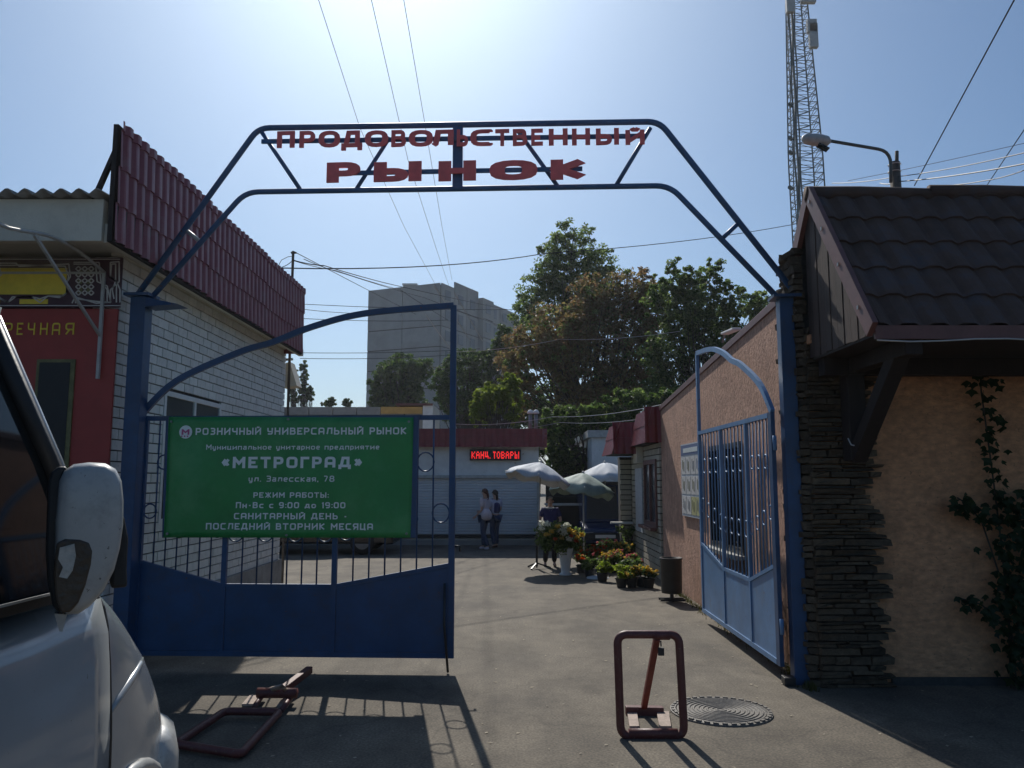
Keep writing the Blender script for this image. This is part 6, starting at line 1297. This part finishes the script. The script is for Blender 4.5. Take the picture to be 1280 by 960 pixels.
# ================================================================ VEHICLES in the yard
def car(name, label, cat, x0, x1, yc, wid, hgt, m, face=1, van=False):
    """side profile along X from x0 to x1, width across Y"""
    L_ = x1-x0; t = thing(name, label, cat, ((x0+x1)/2, yc, 0)); X = lambda f: x0+L_*(f if face > 0 else 1-f)
    low = [(0, .25), (.01, .62), (.06, .70), (.24, .76), (.95, .80), (1, .70), (1, .28)]; top = [(.24, .76), (.38, 1.30), (.46, 1.40), (.78, 1.40), (.92, .86), (.95, .80)]
    b = MB(); b.prism([(X(f), z*hgt/1.42) for f, z in low], lambda a, z: (a, yc-wid/2, z), lambda a, z: (a, yc+wid/2, z)); b.build('body', M[m], t, bevel=.05)
    b = MB(); b.prism([(X(f), z*hgt/1.42) for f, z in top], lambda a, z: (a, yc-wid/2+.08+.12*(z > 1), z), lambda a, z: (a, yc+wid/2-.08-.12*(z > 1), z)); b.build('cabin', M[m], t, bevel=.04)
    for sg_ in (-1, 1):
        for f0, f1, g0, g1 in ((.31, .54, .40, .54), (.56, .84, .56, .78)):
            b = MB(); yy = yc+sg_*(wid/2-.085); k = hgt/1.42; b.add([(X(f0), yy+sg_*.012, .84*k), (X(f1), yy+sg_*.012, .84*k), (X(g1), yy-sg_*.095, 1.30*k), (X(g0), yy-sg_*.095, 1.30*k)], [(0, 1, 2, 3)]); b.build('window', M['winfar'], t, solid=.01)
        for f in (.18, .80):
            b = MB(); n = 20; yy = yc+sg_*(wid/2-.09); prof = [(.19, -.1), (.30, -.1), (.32, 0), (.30, .1), (.19, .1)]; b.add([(X(f)+r_*math.cos(k*math.tau/n), yy+z, .32+r_*math.sin(k*math.tau/n)) for r_, z in prof for k in range(n)], [(i*n+k, i*n+(k+1) % n, (i+1)*n+(k+1) % n, (i+1)*n+k) for i in range(4) for k in range(n)]); wh = b.build('wheel', M['rubber'], t, smooth=True)
            b = MB(); b.add([(X(f)+.19*math.cos(k*math.tau/n), yy+sg_*.07, .32+.19*math.sin(k*math.tau/n)) for k in range(n)], [tuple(range(n))]); b.build('rim', M['greymetal'], wh)
        b = MB(); b.box(X(0)-.01, X(0)+.06*face+.001, yc+sg_*wid*.36-.15, yc+sg_*wid*.36+.15, .55, .66) if face > 0 else b.box(X(0)-.06, X(0)+.01, yc+sg_*wid*.36-.15, yc+sg_*wid*.36+.15, .55, .66); b.build('headlight', M['frame'], t)
    return t
car('parked_car', 'black car parked behind the green banner beyond the gate', 'car', -7.3, -2.95, 21.1, 1.72, 1.45, 'darkcar', -1)
# dark blue minivan facing the camera beside the kiosk
bv = thing('parked_van', 'dark blue van facing the camera under the umbrellas by the kiosk', 'van', (2.25, 21.5, 0))
bx0, bx1, by0 = P(728, 640, 20.3).x, P(783, 640, 20.3).x, 20.2
zh = P(740, 655, by0).z; zr = P(740, 606, by0+.6).z; b = MB()
b.prism([(by0, .28), (by0-.03, .55), (by0+.02, zh-.12), (by0+.35, zh), (by0+.6, zh+.02), (by0+4, zh+.02), (by0+4, .28)], lambda a, z: (bx0, a, z), lambda a, z: (bx1, a, z)); b.build('body', M['bluevan'], bv, bevel=.06)
b = MB(); b.prism([(by0+.45, zh+.0), (by0+.75, zr), (by0+1.0, zr+.08), (by0+4, zr+.08), (by0+4, zh)], lambda a, z: (bx0+.04, a, z), lambda a, z: (bx1-.04, a, z)); b.build('cabin', M['bluevan'], bv, bevel=.05)
b = MB(); b.add([(bx0+.14, by0+.485, zh+.1), (bx1-.14, by0+.485, zh+.1), (bx1-.18, by0+.735, zr-.05), (bx0+.18, by0+.735, zr-.05)], [(0, 1, 2, 3)]); b.build('windscreen', M['seat'], bv, solid=.01)
for x_ in (bx0+.16, bx1-.16):
    b = MB(); b.box(x_-.1, x_+.1, by0-.03, by0+.05, zh-.32, zh-.2); b.build('headlight', M['frame'], bv, bevel=.01)
    b = MB(); n = 18; b.add([(x_+dx, by0+.65+.3*math.cos(k*math.tau/n), .3+.3*math.sin(k*math.tau/n)) for dx in (-.12, .1) for k in range(n)], [(k, (k+1) % n, n+(k+1) % n, n+k) for k in range(n)]+[tuple(range(n)), tuple(range(n, 2*n))]); b.build('wheel', M['rubber'], bv)
b = MB(); b.box(bx0+.02, bx1-.02, by0-.07, by0-.0, .38, .55); b.build('bumper', M['blackmetal'], bv, bevel=.02)
b = MB(); b.box(bx0+.3, bx1-.3, by0-.08, by0-.072, .42, .5); b.build('number_plate', M['white'], bv)
# ================================================================ HAZE
HZ = 0.0004
hm = bpy.data.materials.new('haze'); hm.use_nodes = True; t_ = hm.node_tree; t_.nodes.remove(t_.nodes['Principled BSDF'])
pv = t_.nodes.new('ShaderNodeVolumePrincipled'); pv.inputs['Density'].default_value = HZ; pv.inputs['Color'].default_value = (.86, .92, 1, 1); pv.inputs['Anisotropy'].default_value = .55
t_.links.new(pv.outputs[0], t_.nodes['Material Output'].inputs['Volume'])
if HZ: b = MB(); b.box(-320, 320, -140, 1600, -1, 60); b.build('haze', hm, kind='stuff')
